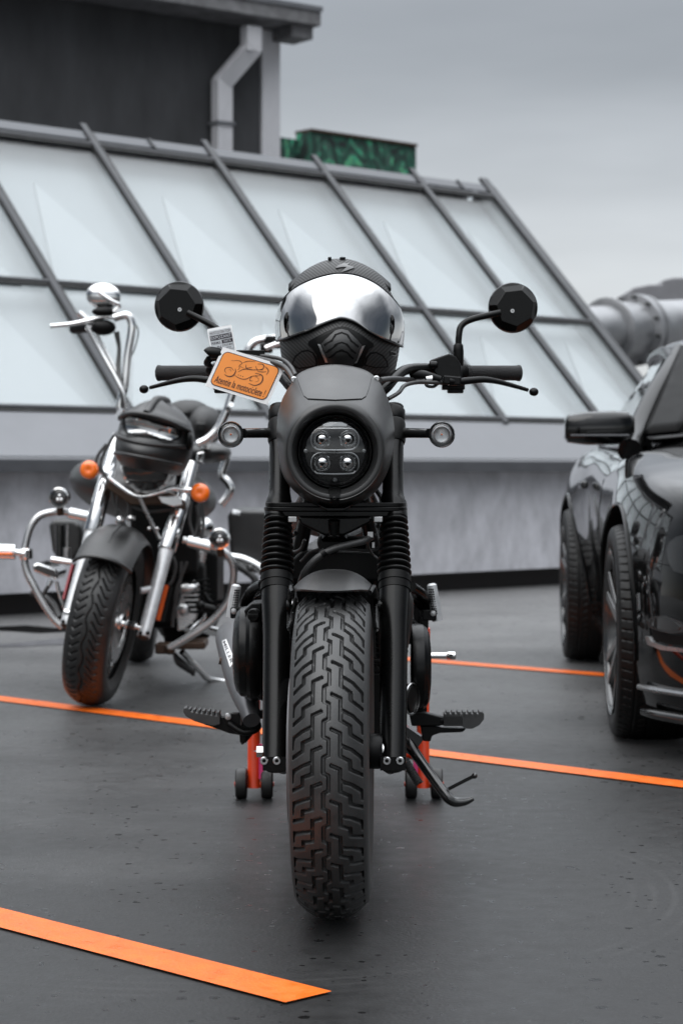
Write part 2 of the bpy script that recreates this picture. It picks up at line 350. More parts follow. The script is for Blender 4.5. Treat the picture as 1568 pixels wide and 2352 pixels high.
def deckm():
    m, t, b, N, L = newmat('grey_roof_deck_coating'); tc = N('ShaderNodeTexCoord')
    def noise(s, d=5, sc=None, r=.5):
        n = N('ShaderNodeTexNoise'); n.inputs['Scale'].default_value = s; n.inputs['Detail'].default_value = d; n.inputs['Roughness'].default_value = r
        if sc: mp = N('ShaderNodeMapping'); mp.inputs['Scale'].default_value = sc; mp.inputs['Rotation'].default_value = (0, 0, R(20)); L(tc.outputs['Object'], mp.inputs[0]); L(mp.outputs[0], n.inputs[0])
        else: L(tc.outputs['Object'], n.inputs[0])
        return n.outputs[0]
    def rng(x, a, bb, c, d):
        n = N('ShaderNodeMapRange'); L(x, n.inputs[0]); n.inputs[1].default_value = a; n.inputs[2].default_value = bb; n.inputs[3].default_value = c; n.inputs[4].default_value = d; return n.outputs[0]
    def mth(op, a, c):
        n = N('ShaderNodeMath'); n.operation = op; L(a, n.inputs[0])
        if isinstance(c, (int, float)): n.inputs[1].default_value = c
        else: L(c, n.inputs[1])
        return n.outputs[0]
    big = rng(noise(.7, 6), .3, .7, .82, 1.2); mid = rng(noise(9, 6, None, .65), .3, .7, .88, 1.14); strk = rng(noise(2.5, 5, (1, 9, 1)), .35, .75, .93, 1.12)
    # wet spots: voronoi cells, only some of them
    def spots(scale, thr, keep):
        vo = N('ShaderNodeTexVoronoi'); vo.inputs['Scale'].default_value = scale; L(tc.outputs['Object'], vo.inputs[0])
        sp = N('ShaderNodeSeparateColor'); L(vo.outputs['Color'], sp.inputs[0])
        k = mth('LESS_THAN', sp.outputs[0], keep); rad = mth('MULTIPLY', sp.outputs[1], thr)
        ns = rng(noise(130, 2), .3, .7, -.03, .03)
        d = mth('ADD', vo.outputs['Distance'], ns); return mth('MULTIPLY', mth('LESS_THAN', d, rad), k)
    s1 = spots(17, .21, .6); s2 = spots(38, .26, .5); s = mth('MAXIMUM', s1, s2)
    grn = rng(noise(75, 5, (1, 1.6, 1), .7), .3, .7, .62, 1.4); col = mth('MULTIPLY', mth('MULTIPLY', mth('MULTIPLY', big, mid), strk), grn)
    dark = rng(s, 0, 1, 1, .4); col = mth('MULTIPLY', col, dark)
    # light specks and scuffs
    vo = N('ShaderNodeTexVoronoi'); vo.inputs['Scale'].default_value = 14; L(tc.outputs['Object'], vo.inputs[0]); sp = N('ShaderNodeSeparateColor'); L(vo.outputs['Color'], sp.inputs[0])
    sk = mth('MULTIPLY', mth('LESS_THAN', vo.outputs['Distance'], .045), mth('LESS_THAN', sp.outputs[2], .3)); col = mth('ADD', col, mth('MULTIPLY', sk, 5))
    # turning-tyre scuff arcs
    ge = N('ShaderNodeVectorMath'); ge.operation = 'DISTANCE'; L(tc.outputs['Object'], ge.inputs[0]); ge.inputs[1].default_value = (-.25, 4.35, 0)
    wv = N('ShaderNodeMath'); wv.operation = 'SINE'; L(mth('MULTIPLY', ge.outputs['Value'], 150), wv.inputs[0])
    band = mth('MULTIPLY', rng(ge.outputs['Value'], .78, .85, 0, 1), rng(ge.outputs['Value'], .95, 1.05, 1, 0)); arc = mth('MULTIPLY', mth('MULTIPLY', rng(wv.outputs[0], .2, 1, 0, 1.2), band), rng(noise(3.5, 4), .48, .62, 0, 1)); col = mth('ADD', col, arc)
    # bright far sheen and dimmer foreground painted into the base colour, broken by noise
    ds = N('ShaderNodeSeparateXYZ'); L(tc.outputs['Object'], ds.inputs[0]); dd = mth('ADD', ds.outputs[1], rng(noise(.55, 6, (1, 1.6, 1), .6), .3, .7, -2.2, 2.2)); far_sheen = rng(dd, 5.0, 12.0, 0, 1)
    col = mth('MULTIPLY', col, rng(far_sheen, 0, 1, 1, 12))
    cc = N('ShaderNodeMix'); cc.data_type = 'RGBA'; cc.blend_type = 'MULTIPLY'; cc.inputs[0].default_value = 1; cc.inputs[6].default_value = (.0095, .0094, .0094, 1); L(col, cc.inputs[7]); L(cc.outputs[2], b.inputs['Base Color'])
    rg = mth('ADD', rng(noise(1.3, 6), .3, .7, .36, .5), rng(noise(20, 3), .3, .7, -.05, .05)); rg = mth('MULTIPLY', rg, rng(s, 0, 1, 1, .45)); L(rg, b.inputs['Roughness'])
    b.inputs['Specular IOR Level'].default_value = .42; b.inputs['Sheen Weight'].default_value = .14; b.inputs['Sheen Roughness'].default_value = .2
    bp = N('ShaderNodeBump'); bp.inputs['Strength'].default_value = .4; bp.inputs['Distance'].default_value = .002; L(noise(120, 4), bp.inputs['Height'])
    bp2 = N('ShaderNodeBump'); bp2.inputs['Strength'].default_value = .12; bp2.inputs['Distance'].default_value = .02; L(noise(3, 3), bp2.inputs['Height']); L(bp2.outputs[0], bp.inputs['Normal']); L(bp.outputs[0], b.inputs['Normal'])
    return m
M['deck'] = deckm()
M['line'] = mat('orange_floor_paint', (.82, .15, .012), .38, var=.13, vs=26, bump=.35, bs=160, rv=.3)
M['puddle'] = mat('standing_water', .012, .06, var=.05)
def wallm(name, c, vsc=(3, 3, .6), var=.25, rough=.7, bump=.25):
    m, t, b, N, L = newmat(name); tc = N('ShaderNodeTexCoord'); mp = N('ShaderNodeMapping'); mp.inputs['Scale'].default_value = vsc; L(tc.outputs['Object'], mp.inputs[0])
    n = N('ShaderNodeTexNoise'); n.inputs['Scale'].default_value = 2.2; n.inputs['Detail'].default_value = 8; n.inputs['Roughness'].default_value = .62; L(mp.outputs[0], n.inputs[0])
    mr = N('ShaderNodeMapRange'); L(n.outputs[0], mr.inputs[0]); mr.inputs[1].default_value = .3; mr.inputs[2].default_value = .7; mr.inputs[3].default_value = 1-var; mr.inputs[4].default_value = 1+var
    mx = N('ShaderNodeMix'); mx.data_type = 'RGBA'; mx.blend_type = 'MULTIPLY'; mx.inputs[0].default_value = 1; mx.inputs[6].default_value = (*c, 1); L(mr.outputs[0], mx.inputs[7]); L(mx.outputs[2], b.inputs['Base Color'])
    b.inputs['Roughness'].default_value = rough; n3 = N('ShaderNodeTexNoise'); n3.inputs['Scale'].default_value = 60; n3.inputs['Detail'].default_value = 4; L(tc.outputs['Object'], n3.inputs[0])
    bp = N('ShaderNodeBump'); bp.inputs['Strength'].default_value = bump; bp.inputs['Distance'].default_value = .01; L(n3.outputs[0], bp.inputs['Height']); L(bp.outputs[0], b.inputs['Normal']); return m
M['upstand'] = wallm('rendered_upstand', (.47, .47, .50), (2.8, 2.8, 1.5), .24)
M['render'] = wallm('dark_rendered_wall', (.032, .033, .036), (1.6, 1.6, .5), .35)
M['pale'] = wallm('pale_concrete', (.50, .50, .52), (2, 2, .5), .12)
M['slab'] = wallm('roof_concrete', (.15, .15, .155), (3, 3, 3), .4)
M['flash'] = mat('grey_metal_flashing', (.17, .175, .187), .38, metal=.35, var=.1, vs=3)
M['cartyre'] = mat('low_profile_tyre_rubber', .005, .5, var=.25, vs=30, spec=.3)
M['frit'] = mat('black_screen_border', .002, .35, spec=.06)
M['pillar'] = mat('black_pillar_paint', .003, .16, spec=.28)
M['cap'] = mat('dark_ridge_metal', (.095, .10, .11), .4, metal=.3, var=.1, vs=3)
M['ledge'] = mat('grey_ledge_trim', (.10, .103, .112), .4, metal=.3, var=.12, vs=6)
M['frame'] = mat('anthracite_frame', (.034, .036, .041), .4, metal=.3, var=.08)
M['seal'] = mat('black_glazing_seal', .012, .6)
M['lining'] = mat('white_inner_lining', (.41, .415, .42), .8, var=.03, vs=2)
M['lining2'] = mat('white_fabric_sail', (.465, .47, .475), .8, var=.02, vs=2)
def muralm():
    m, t, b, N, L = newmat('green_mural_paint'); tc = N('ShaderNodeTexCoord'); n = N('ShaderNodeTexNoise'); n.inputs['Scale'].default_value = 3.6; n.inputs['Detail'].default_value = 6; n.inputs['Distortion'].default_value = 2.2; L(tc.outputs['Object'], n.inputs[0])
    r = N('ShaderNodeValToRGB'); L(n.outputs[0], r.inputs[0]); r.color_ramp.elements[0].position = .34; r.color_ramp.elements[0].color = (.008, .012, .012, 1); r.color_ramp.elements[1].position = .74; r.color_ramp.elements[1].color = (.30, .30, .04, 1)
    for p, c in ((.45, (.01, .03, .025)), (.52, (.01, .10, .06)), (.58, (.05, .06, .06)), (.65, (.03, .36, .2))):
        e = r.color_ramp.elements.new(p); e.color = (*c, 1)
    L(r.outputs[0], b.inputs['Base Color']); b.inputs['Roughness'].default_value = .6; return m
M['mural'] = muralm()
# ================================================================ SETTING
def sheet(name, P, m, z):
    mb = MB(); mb.add([(x, y, z) for x, y in P], [tuple(range(len(P)))]); return part(name, mb, m, kind='structure', ang=0)
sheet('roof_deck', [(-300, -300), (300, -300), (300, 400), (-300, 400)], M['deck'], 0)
def gp(x, y): p = at(x, y, FPX*CH/(y-HZ)); return (p.x, p.y)
q2 = math.sqrt(.5)
def stripe(c, x0, x1, w, cut=0):
    "45-degree bay line X+Y=c from X=x0 to X=x1"
    h = w*q2
    e0 = (x0, c-x0); e1 = (x1, c-x1)
    return [(e0[0]-h/2, e0[1]-h/2), (e1[0]-h/2-cut, e1[1]-h/2+cut), (e1[0]+h/2, e1[1]+h/2), (e0[0]+h/2, e0[1]+h/2)]
# measured: near line ends under the camera's left, two more bays behind it (2.3 m apart)
A = [gp(*p) for p in ((0, 2081.6), (762, 2282), (655, 2307.6), (0, 2127.6))]
d = V((-1, 1)).normalized()
sheet('parking_line', [(A[0][0]-3, A[0][1]+3), A[1], A[2], (A[3][0]-3, A[3][1]+3)], M['line'], .004)
def line2(p, q, t0, t1, w):
    p = V(p); q = V(q); d = (q-p).normalized(); n_ = V((-d.y, d.x))*w/2; a = p+d*t0; b = p+d*t1
    return [tuple(a+n_), tuple(a-n_), tuple(b-n_), tuple(b+n_)]
sheet('parking_line', line2((-1.2818, 7.848), (.9313, 5.7017), -5, 9, .103), M['line'], .004)
sheet('parking_line', line2((.394, 9.403), (1.094, 8.764), -.9, 8, .11), M['line'], .004)
for P in ([(-20, 1441), (60, 1437), (150, 1445), (160, 1452), (90, 1455), (20, 1450), (-20, 1449)], [(-30, 1482), (40, 1478), (150, 1467), (210, 1459), (230, 1470), (150, 1481), (50, 1486), (-30, 1488)]):
    sheet('puddle', [gp(x, y) for x, y in P], M['puddle'], .003)

# ---- long glazed skylight, 41 degrees across the view
G0 = V((-.339, 13.67, 0)); UU = V((.737, .676, 0)); NN = V((-.676, .737, 0))
def S(t, o, z): return G0+UU*t+NN*o+V((0, 0, z))
M['plinth'] = mat('damp_brown_plinth', (.022, .018, .018), .6, var=.4, vs=4)  # very dark brown with random tone variation
sk = thing('roof_skylight', 'long lean-to roof skylight of tall white sloping panes in dark frames on a grey upstand', 'skylight', tuple(S(0, 0, 0)))
TA, TB = -6.0, 4.36
def run(mb, t0, t1, prof, mi=0):
    vs = [S(t, o, z) for t in (t0, t1) for o, z in prof]; n = len(prof)
    return mb.add(vs, [tuple(range(n)), tuple(range(2*n-1, n-1, -1))]+[(i, (i+1) % n, (i+1) % n+n, i+n) for i in range(n)], mi)
part('plinth', run(MB(), TA, TB+3.2, [(.22, -.05), (.22, .16), (1, .16), (1, -.05)]), M['plinth'], sk)
part('upstand_wall', run(MB(), TA, TB+3.2, [(.06, .135), (.06, .858), (.9, .858), (.9, .155), (.3, .155), (.2, .135)]), M['upstand'], sk)
part('ledge', run(MB(), TA, TB+3.2, [(-.09, .85), (-.09, .925), (-.005, .94), (.25, .94), (.25, .85)]), M['ledge'], sk, bev=.004)
c46, s46 = math.cos(R(46)), math.sin(R(46))
def SG(t, s, up=0): return S(t, .30+s*c46-up*s46, 1.235+s*s46+up*c46)   # s along the slope, up off the glass
part('apron_flashing', MB().add([SG(TA, -.42, .015), SG(TB+3.2, -.42, .015), SG(TB+3.2, -.02, .015), SG(TA, -.02, .015), SG(TA, -.42, -.05), SG(TB+3.2, -.42, -.05), SG(TB+3.2, -.02, -.05), SG(TA, -.02, -.05)],
     [(0,1,2,3),(4,7,6,5),(0,4,5,1),(1,5,6,2),(2,6,7,3),(3,7,4,0)]), M['flash'], sk)
SL = 2.94
def slope_bar(mb, t0, t1, s0, s1, u0, u1, mi=0):
    vs = [SG(t, s, u) for t in (t0, t1) for s in (s0, s1) for u in (u0, u1)]
    return mb.add(vs, [(0,1,3,2),(4,6,7,5),(0,4,5,1),(2,3,7,6),(0,2,6,4),(1,5,7,3)], mi)
rt = [-5.69, -4.54, -3.39, -2.245, -1.1, .047, 1.19, 2.335, 3.45, 4.33]
for i, t in enumerate(rt):
    last = i == len(rt)-1; w = .05 if last else .029
    mb = slope_bar(MB(), t-w, t+w, -.06, SL+.08, .0, .032); part('rafter', mb, M['frame'], sk, bev=.006)
    part('glazing_seal', slope_bar(slope_bar(MB(), t-w-.010, t-w-.001, 0, SL-.02, 0, .022), t+w+.001, t+w+.022, 0, SL-.02, 0, .022), M['seal'], sk)
for i in range(len(rt)-1):
    a, b = rt[i]+.048, rt[i+1]-.048
    for s in (-.02, 1.17, 2.77):
        part('cross_bar', slope_bar(MB(), a-.016, b+.016, s, s+.026, .0, .032), M['frame'], sk, bev=.005)
        part('glazing_seal', slope_bar(MB(), a, b, s-.024, s-.001, 0, .022), M['seal'], sk)
    for s0, s1 in ((.015, 1.15), (1.21, 2.75)):
        part('window_pane', slope_bar(MB(), a-.01, b+.01, s0-.01, s1+.02, -.014, .0), M['pane'], sk)
    # pale triangles added behind each bay, standing in for reflected shapes and trusses
    m = (a+b)/2
    mb = MB()
    for (s0, s1, tt) in ((.1, 1.1, m+.12), (1.3, 2.45, m-.05)):
        P = [(a+.12, s0), (b-.06, s0), (tt, s1)]
        vs = [SG(x, s, -.130) for x, s in P]+[SG(x, s, -.135) for x, s in P]; mb.add(vs, [(0, 1, 2), (5, 4, 3), (0, 3, 4, 1), (1, 4, 5, 2), (2, 5, 3, 0)])
    part('inner_sail', mb, M['lining2'], sk, ang=0)
part('inner_lining', slope_bar(MB(), rt[0], rt[-1], -.02, SL-.05, -.16, -.14), M['lining'], sk)  # pale backing added behind the glass to make the panes look milky
part('inner_end', slope_bar(MB(), rt[-1]-.035, rt[-1]-.02, 0, SL-.06, -.139, -.015), M['lining'], sk)
part('ridge_cap', run(slope_bar(MB(), TA, rt[-1]+.06, 2.84, SL+.0, .002, .016), TA, rt[-1]+.06, [(2.36, 3.34), (2.37, 3.36), (2.56, 3.36), (2.60, 3.34)]), M['cap'], sk, bev=.004)
for t in (.62, 3.95): part('cap_joint', slope_bar(MB(), t-.012, t+.012, 2.84, SL+.0, .016, .03), M['frame'], sk)
part('back_slope', MB().add([S(TA, 2.5, 3.38), S(rt[-1]+.04, 2.5, 3.38), S(rt[-1]+.04, 4.6, 1.2), S(TA, 4.6, 1.2), S(TA, 4.6, 0), S(rt[-1]+.04, 4.6, 0)], [(0, 1, 2, 3), (3, 2, 5, 4)]), M['flash'], sk)
part('gable_end', MB().add([S(rt[-1]+.03, .25, 1.2), S(rt[-1]+.03, 2.42, 3.38), S(rt[-1]+.03, 4.6, 1.2), S(rt[-1]+.03, 4.6, 0), S(rt[-1]+.03, .25, 0)], [(0, 1, 2, 3, 4)]), M['flash'], sk)

# ---- dark rendered building
C0 = V((-.60, 20.0, 0)); UB = V((.80, .60, 0)); NB = V((-.60, .80, 0))
def B_(t, o, z): return C0+UB*t+NB*o+V((0, 0, z))
def bbox(mb, t0, t1, o0, o1, z0, z1, mi=0):
    vs = [B_(t, o, z) for t in (t0, t1) for o in (o0, o1) for z in (z0, z1)]
    return mb.add(vs, [(0,1,3,2),(4,6,7,5),(0,4,5,1),(2,3,7,6),(0,2,6,4),(1,5,7,3)], mi)
bd = thing('rooftop_building', 'dark grey rendered stair building with overhanging concrete roof behind the skylight', 'building', tuple(B_(0, 0, 0)))
part('wall', bbox(MB(), -9, -.215, 0, 5, 0, 5.052), M['render'], bd)
part('corner_column', bbox(MB(), -.21, 0, -.03, .35, 0, 5.05), M['pale'], bd, bev=.008)
part('side_wall', bbox(MB(), -.20, -.02, .36, 5, 0, 5.048), M['render'], bd)
part('roof_slab', bbox(MB(), -9, .175, -.45, 5.3, 5.055, 5.225), M['slab'], bd, bev=.012)
part('eaves_beam', bbox(MB(), -.1, .145, -.36, -.04, 4.94, 5.052), M['slab'], bd, bev=.006)
part('roof_edge_flashing', bbox(MB(), -9, .18, -.47, -.455, 5.19, 5.235), M['flash'], bd)
dp = MB()
def pxB(x, y, o):
    r = V(((x-CX)/FPX, 1, -(y-HZ)/FPX)); n = NB; c = C0+NB*o; Y = n.dot(c)/(n.x*r.x+n.y); return V((r.x*Y, Y, CH+r.z*Y))
pp = [pxB(577, 62, -.30), pxB(577, 112, -.30), pxB(510, 190, -.10), pxB(510, 420, -.10)]
for a, b in ((0, 1), (1, 2), (2, 3)):
    e = (pp[b]-pp[a]).normalized()*.03
    dp.beam(pp[a]-e*(a > 0), pp[b]+e*(b < 3), .165, .12, up=tuple(NB))
part('downpipe', dp, M['pale'], bd, bev=.006)
part('pipe_bracket', MB().box(pp[3]+V((0, 0, .55)), (.2, .16, .03), Matrix.Rotation(math.atan2(.6, .8), 3, 'Z')), M['flash'], bd)

# ---- mural parapet
mw = thing('painted_parapet', 'low green and black mural painted parapet sticking up beyond the skylight ridge', 'wall', tuple(S(4.5, 8.5, 0)))
def mur(x0, x1, yt, o, mi):
    def q(x, y, o):
        r = V(((x-CX)/FPX, 1, -(y-HZ)/FPX)); Y = NN.dot(G0+NN*o)/(NN.x*r.x+NN.y); return V((r.x*Y, Y, CH+r.z*Y))
    a = q(x0, yt, o); b = q(x1, yt, o); z = a.z; b.z = z; dn = NN*.25
    return MB().add([V((p.x, p.y, zz))+dd for dd in (V((0,0,0)), dn) for p, zz in ((a, 0), (b, 0), (b, z), (a, z))], [(0,1,2,3),(7,6,5,4),(0,4,5,1),(1,5,6,2),(2,6,7,3),(3,7,4,0)]), a, b, z
m1, a, b, z = mur(560, 714, 303, 8.2, 0); part('parapet_panel', m1, M['mural'], mw)
m1, a, b, z = mur(712, 955, 302, 8.0, 0); part('parapet_panel', m1, M['mural'], mw)
part('coping', MB().beam(a+V((0, 0, .018))+NN*.12, b+V((0, 0, .018))+NN*.12, .3, .03), M['brownmetal'], mw)

# ---- ventilation ducts on the right
du = thing('round_duct', 'big round galvanised ventilation duct with bolted flange ring beyond the car', 'duct', (2.9, 21, 0))
da = at(1392, 762, 20.4); db = at(1700, 745, 22.2); ax = (db-da).normalized()
part('duct_pipe', MB().lathe([(0, -1.6), (.255, -1.6), (.255, -.02), (.31, -.01), (.335, .0), (.335, .03), (.29, .05), (.285, .1), (.285, .62), (.285, 3)], da, ax, 40), M['duct'], du)
for k, h in enumerate((.5,)): part('flange', MB().lathe([(.285, h-.09), (.36, h-.07), (.36, h-.01), (.31, h), (.31, h+.05), (.35, h+.06), (.35, h+.1), (.285, h+.12)], da, ax, 40), M['duct'], du)
bo = MB()
a1 = ax.cross(V((0, 0, 1))).normalized(); a2 = ax.cross(a1)
for k in range(12):
    t = k*math.pi/6+.2; p = da+ax*.43+(a1*math.cos(t)+a2*math.sin(t))*.335; bo.cyl(p-ax*.06, p+ax*.0, .016, seg=8)
part('flange_bolts', bo, M['seal'], du)
part('duct_leg', MB().beam(da+ax*.8-V((0, 0, .2)), V((da.x+ax.x*.8, da.y+ax.y*.8, 0)), .08, .08), M['frame'], du)
dg_ = thing('duct_elbow', 'matt grey hood-shaped duct elbow behind the round duct', 'duct', (3, 22.5, 0))
pl = [(1400, 745), (1412, 705), (1430, 678), (1455, 660), (1490, 653), (1518, 652), (1522, 642), (1545, 637), (1800, 632), (1800, 800), (1400, 800)]
part('hood', MB().prism(pl, 22.4, 1.2), M['ductgrey'], dg_, bev=.03)
part('support_post', MB().box(at(1600, 1000, 22.9)*1, (.1, .1, 1.7)), M['ductgrey'], dg_)
# ================================================================ WHEELS
class WF:
    "wheel frame: centre, axle direction (towards photo right), leaning"
    def __init__(s, c, psi=0, lean=0):
        s.c = V(c); s.a = V((math.cos(psi)*math.cos(lean), -math.sin(psi)*math.cos(lean), -math.sin(lean)))
        s.f = V((-math.sin(psi), -math.cos(psi), 0)); s.u = (s.f.cross(s.a)).normalized(); s.u = s.u if s.u.z > 0 else -s.u
    def p(s, x, r, phi):
        "x along axle, r radius, phi angle from up towards the front"
        return s.c+s.a*x+(s.u*math.cos(phi)+s.f*math.sin(phi))*r
def segdist(X, U, pl):
    D = np.full(X.shape, 9.)
    for (x1, u1), (x2, u2) in zip(pl[:-1], pl[1:]):
        dx, du = x2-x1, u2-u1; t = np.clip(((X-x1)*dx+(U-u1)*du)/(dx*dx+du*du), 0, 1)
        D = np.minimum(D, np.hypot(X-x1-t*dx, U-u1-t*du))
    return D
def tread_tile(lines, hw, pitch, w, nu, nv):
    xs = np.linspace(-hw, hw, nv); us = np.arange(nu)/nu*pitch; U, X = np.meshgrid(us, xs, indexing='ij'); D = np.full(X.shape, 9.)
    for pl in lines:
        for k in (-2, -1, 0, 1, 2): D = np.minimum(D, segdist(X, U, [(x, u+k*pitch) for x, u in pl]))
    return np.clip((w+.0009-D)/.0014, 0, 1)
def tyre(mb, F, Rr, hw, drop, pitchn, lines, gw, depth, nu, nv, bulge, bead, pw=2.3, u0=0):
    pitch = 2*math.pi*Rr/pitchn; g = tread_tile(lines(pitch), hw, pitch, gw, nu, nv); g[:, 0] = g[:, -1] = 0
    n = nu*pitchn; phi = (np.arange(n)/n*2*math.pi+u0)
    xs = np.linspace(-hw, hw, nv); rr = Rr-drop*np.abs(xs/hw)**pw
    G = np.tile(g, (pitchn, 1)); Rg = rr[None, :]-G*depth
    c, a, u, f = [np.array(q) for q in (F.c, F.a, F.u, F.f)]
    # phi grows towards the ground on the camera side, so "down the tread" in the photo is +u
    dirs = np.cos(phi)[:, None]*u[None]+np.sin(phi)[:, None]*f[None]
    P = c+a[None, None]*xs[None, :, None]+dirs[:, None, :]*Rg[:, :, None]
    vs = P.reshape(-1, 3).tolist(); fs = []
    for i in range(n):
        i2 = (i+1) % n
        for j in range(nv-1): fs.append((i*nv+j, i2*nv+j, i2*nv+j+1, i*nv+j+1))
    mb.add(vs, fs)
    for sg in (-1, 1):
        prof = [(hw, Rr-drop), (hw+(bulge-hw)*.55, Rr-drop-.006), (bulge, Rr-drop-.5*(Rr-drop-bead)), (bulge-.002, Rr-drop-.62*(Rr-drop-bead)), (bulge*.86, bead+.006), (bulge*.8, bead), (bulge*.8, bead-.006)]
        m = 120; vs = [F.p(sg*x, r, 2*math.pi*i/m) for i in range(m) for x, r in prof]; k = len(prof)
        mb.add(vs, [(i*k+j, ((i+1) % m)*k+j, ((i+1) % m)*k+j+1, i*k+j+1) for i in range(m) for j in range(k-1)])
def ringp(mb, F, prof, m=96, mi=0):
    k = len(prof); vs = [F.p(x, r, 2*math.pi*i/m) for i in range(m) for x, r in prof]
    return mb.add(vs, [(i*k+j, ((i+1) % m)*k+j, ((i+1) % m)*k+j+1, i*k+j+1) for i in range(m) for j in range(k-1)], mi)
def cruiser_tread(p):
    s = 1.12e-4*1.0; k = p/570.
    sx = lambda v: v*1.14e-4
    def Lx(pts, off, mir=1): return [(mir*sx(x), (u+off)*k) for x, u in pts]
    main = [(-105, 0), (-237, 55), (-237, 425), (-390, 495), (-390, 630), (-565, 760)]
    br = [(-250, 240), (-400, 310), (-525, 405), (-558, 480), (-562, 600)]
    z = [(20, 445-570), (20, 685-570), (-63, 730-570), (-63, 400), (20, 445), (20, 685)]
    return [Lx(main, 0), Lx(br, 0), [(-x, u) for x, u in Lx([(a, b) for a, b in [(-65, 0), (-200, 60), (-205, 420), (-355, 505), (-360, 640), (-560, 760)]], 285)],
            [(-x, u) for x, u in Lx([(-225, 255), (-385, 325), (-515, 440), (-548, 490), (-552, 600)], 285)], [(sx(a), b*k) for a, b in z]]
def arrow_tread(p):
    o = []
    for i in range(3):
        b = i*p/3; o.append([(-.052, b+.012), (-.045, b+.020), (-.018, b-.004)]); o.append([(.052, b+.020), (.043, b+.022), (.017, b-.016)])
    n = 12; o.append([(.006*math.sin(2*math.pi*i/n), p*i/n) for i in range(n+1)]); return o
def car_tread(p):
    o = [[(x, 0), (x, p)] for x in (-.075, -.03, .02, .065)]
    for i in range(2):
        b = i*p/2; o.append([(-.12, b), (-.085, b+.006)]); o.append([(.12, b), (.075, b+.006)]); o.append([(-.06, b+.01), (-.04, b)])
    return o

# ================================================================ HERO MOTORCYCLE
def YF(z): return 4.03+(z-.32)*.5317
def FK(x, y, dy=0):
    "point on the raked fork plane that the photo shows at (x, y)"
    k = (y-HZ)/FPX; z = (CH-k*(4.03-.32*.5317))/(1+k*.5317); Y = YF(z); p = at(x, y, Y); return V((p.x, Y+dy, z))
bk = thing('cruiser_motorcycle', 'matt black bobber style motorcycle facing the camera in the middle with a four-lens headlight', 'motorcycle', (-.015, 4.8, 0))
FW = WF((-.0150, 4.03, .3185), R(1.9))
fwh = MB(); tyre(fwh, FW, .3185, .0635, .030, 31, cruiser_tread, .0028, .0085, 40, 118, .0735, .215)
wh = part('front_wheel', ringp(MB(), FW, [(-.058, .218), (-.05, .205), (-.03, .19), (.03, .19), (.05, .205), (.058, .218), (.052, .19), (.02, .165), (-.02, .165), (-.052, .19), (-.058, .218)]), M['satin'], bk)
part('tyre', fwh, M['rubber'], wh, ang=55)
sp = MB()
for k in range(10):
    a = k*math.pi/5+.1; da_ = .16*(1 if k % 2 else -1); sp.beam(FW.p(.012, .03, a), FW.p(.0, .172, a+da_), .022, .022, up=tuple(FW.a))
part('spokes', sp, M['satin'], wh, bev=.003)
part('hub', MB().lathe([(.0, -.075), (.03, -.075), (.034, -.05), (.03, 0), (.036, .03), (.036, .062), (.0, .064)], FW.c, FW.a), M['satin'], wh)
hb = MB(); hb.lathe([(.0, .055), (.031, .055), (.034, .062), (.034, .088), (.030, .094), (0, .094)], FW.c, FW.a, 40); part('hub_cover', hb, M['plastic'], wh)
part('spacer', MB().lathe([(0, .094), (.018, .094), (.018, .122), (0, .122)], FW.c, FW.a).lathe([(0, -.088), (.018, -.088), (.018, -.1), (0, -.1)], FW.c, FW.a), M['steel'], wh)
dk = MB(); dk.lathe([(.10, -.083), (.148, -.083), (.148, -.078), (.10, -.078), (.10, -.083)], FW.c, FW.a, 72)
part('brake_disc', dk, M['ductgrey'], wh)
dm = MB(); dm.lathe([(.03, -.08), (.102, -.08), (.102, -.075), (.03, -.07)], FW.c, FW.a, 40); part('disc_carrier', dm, M['satin'], wh)
vh = MB(); rnd = random.Random(3)
for k in range(46):
    a = rnd.uniform(.2, 2.6); x = rnd.choice((.069, .0722, -.070)) ; p = FW.p(x, .3185-.034-rnd.uniform(0, .012), a); vh.cyl(p, p+FW.a*(.006 if x > 0 else -.005), .0005, seg=5)

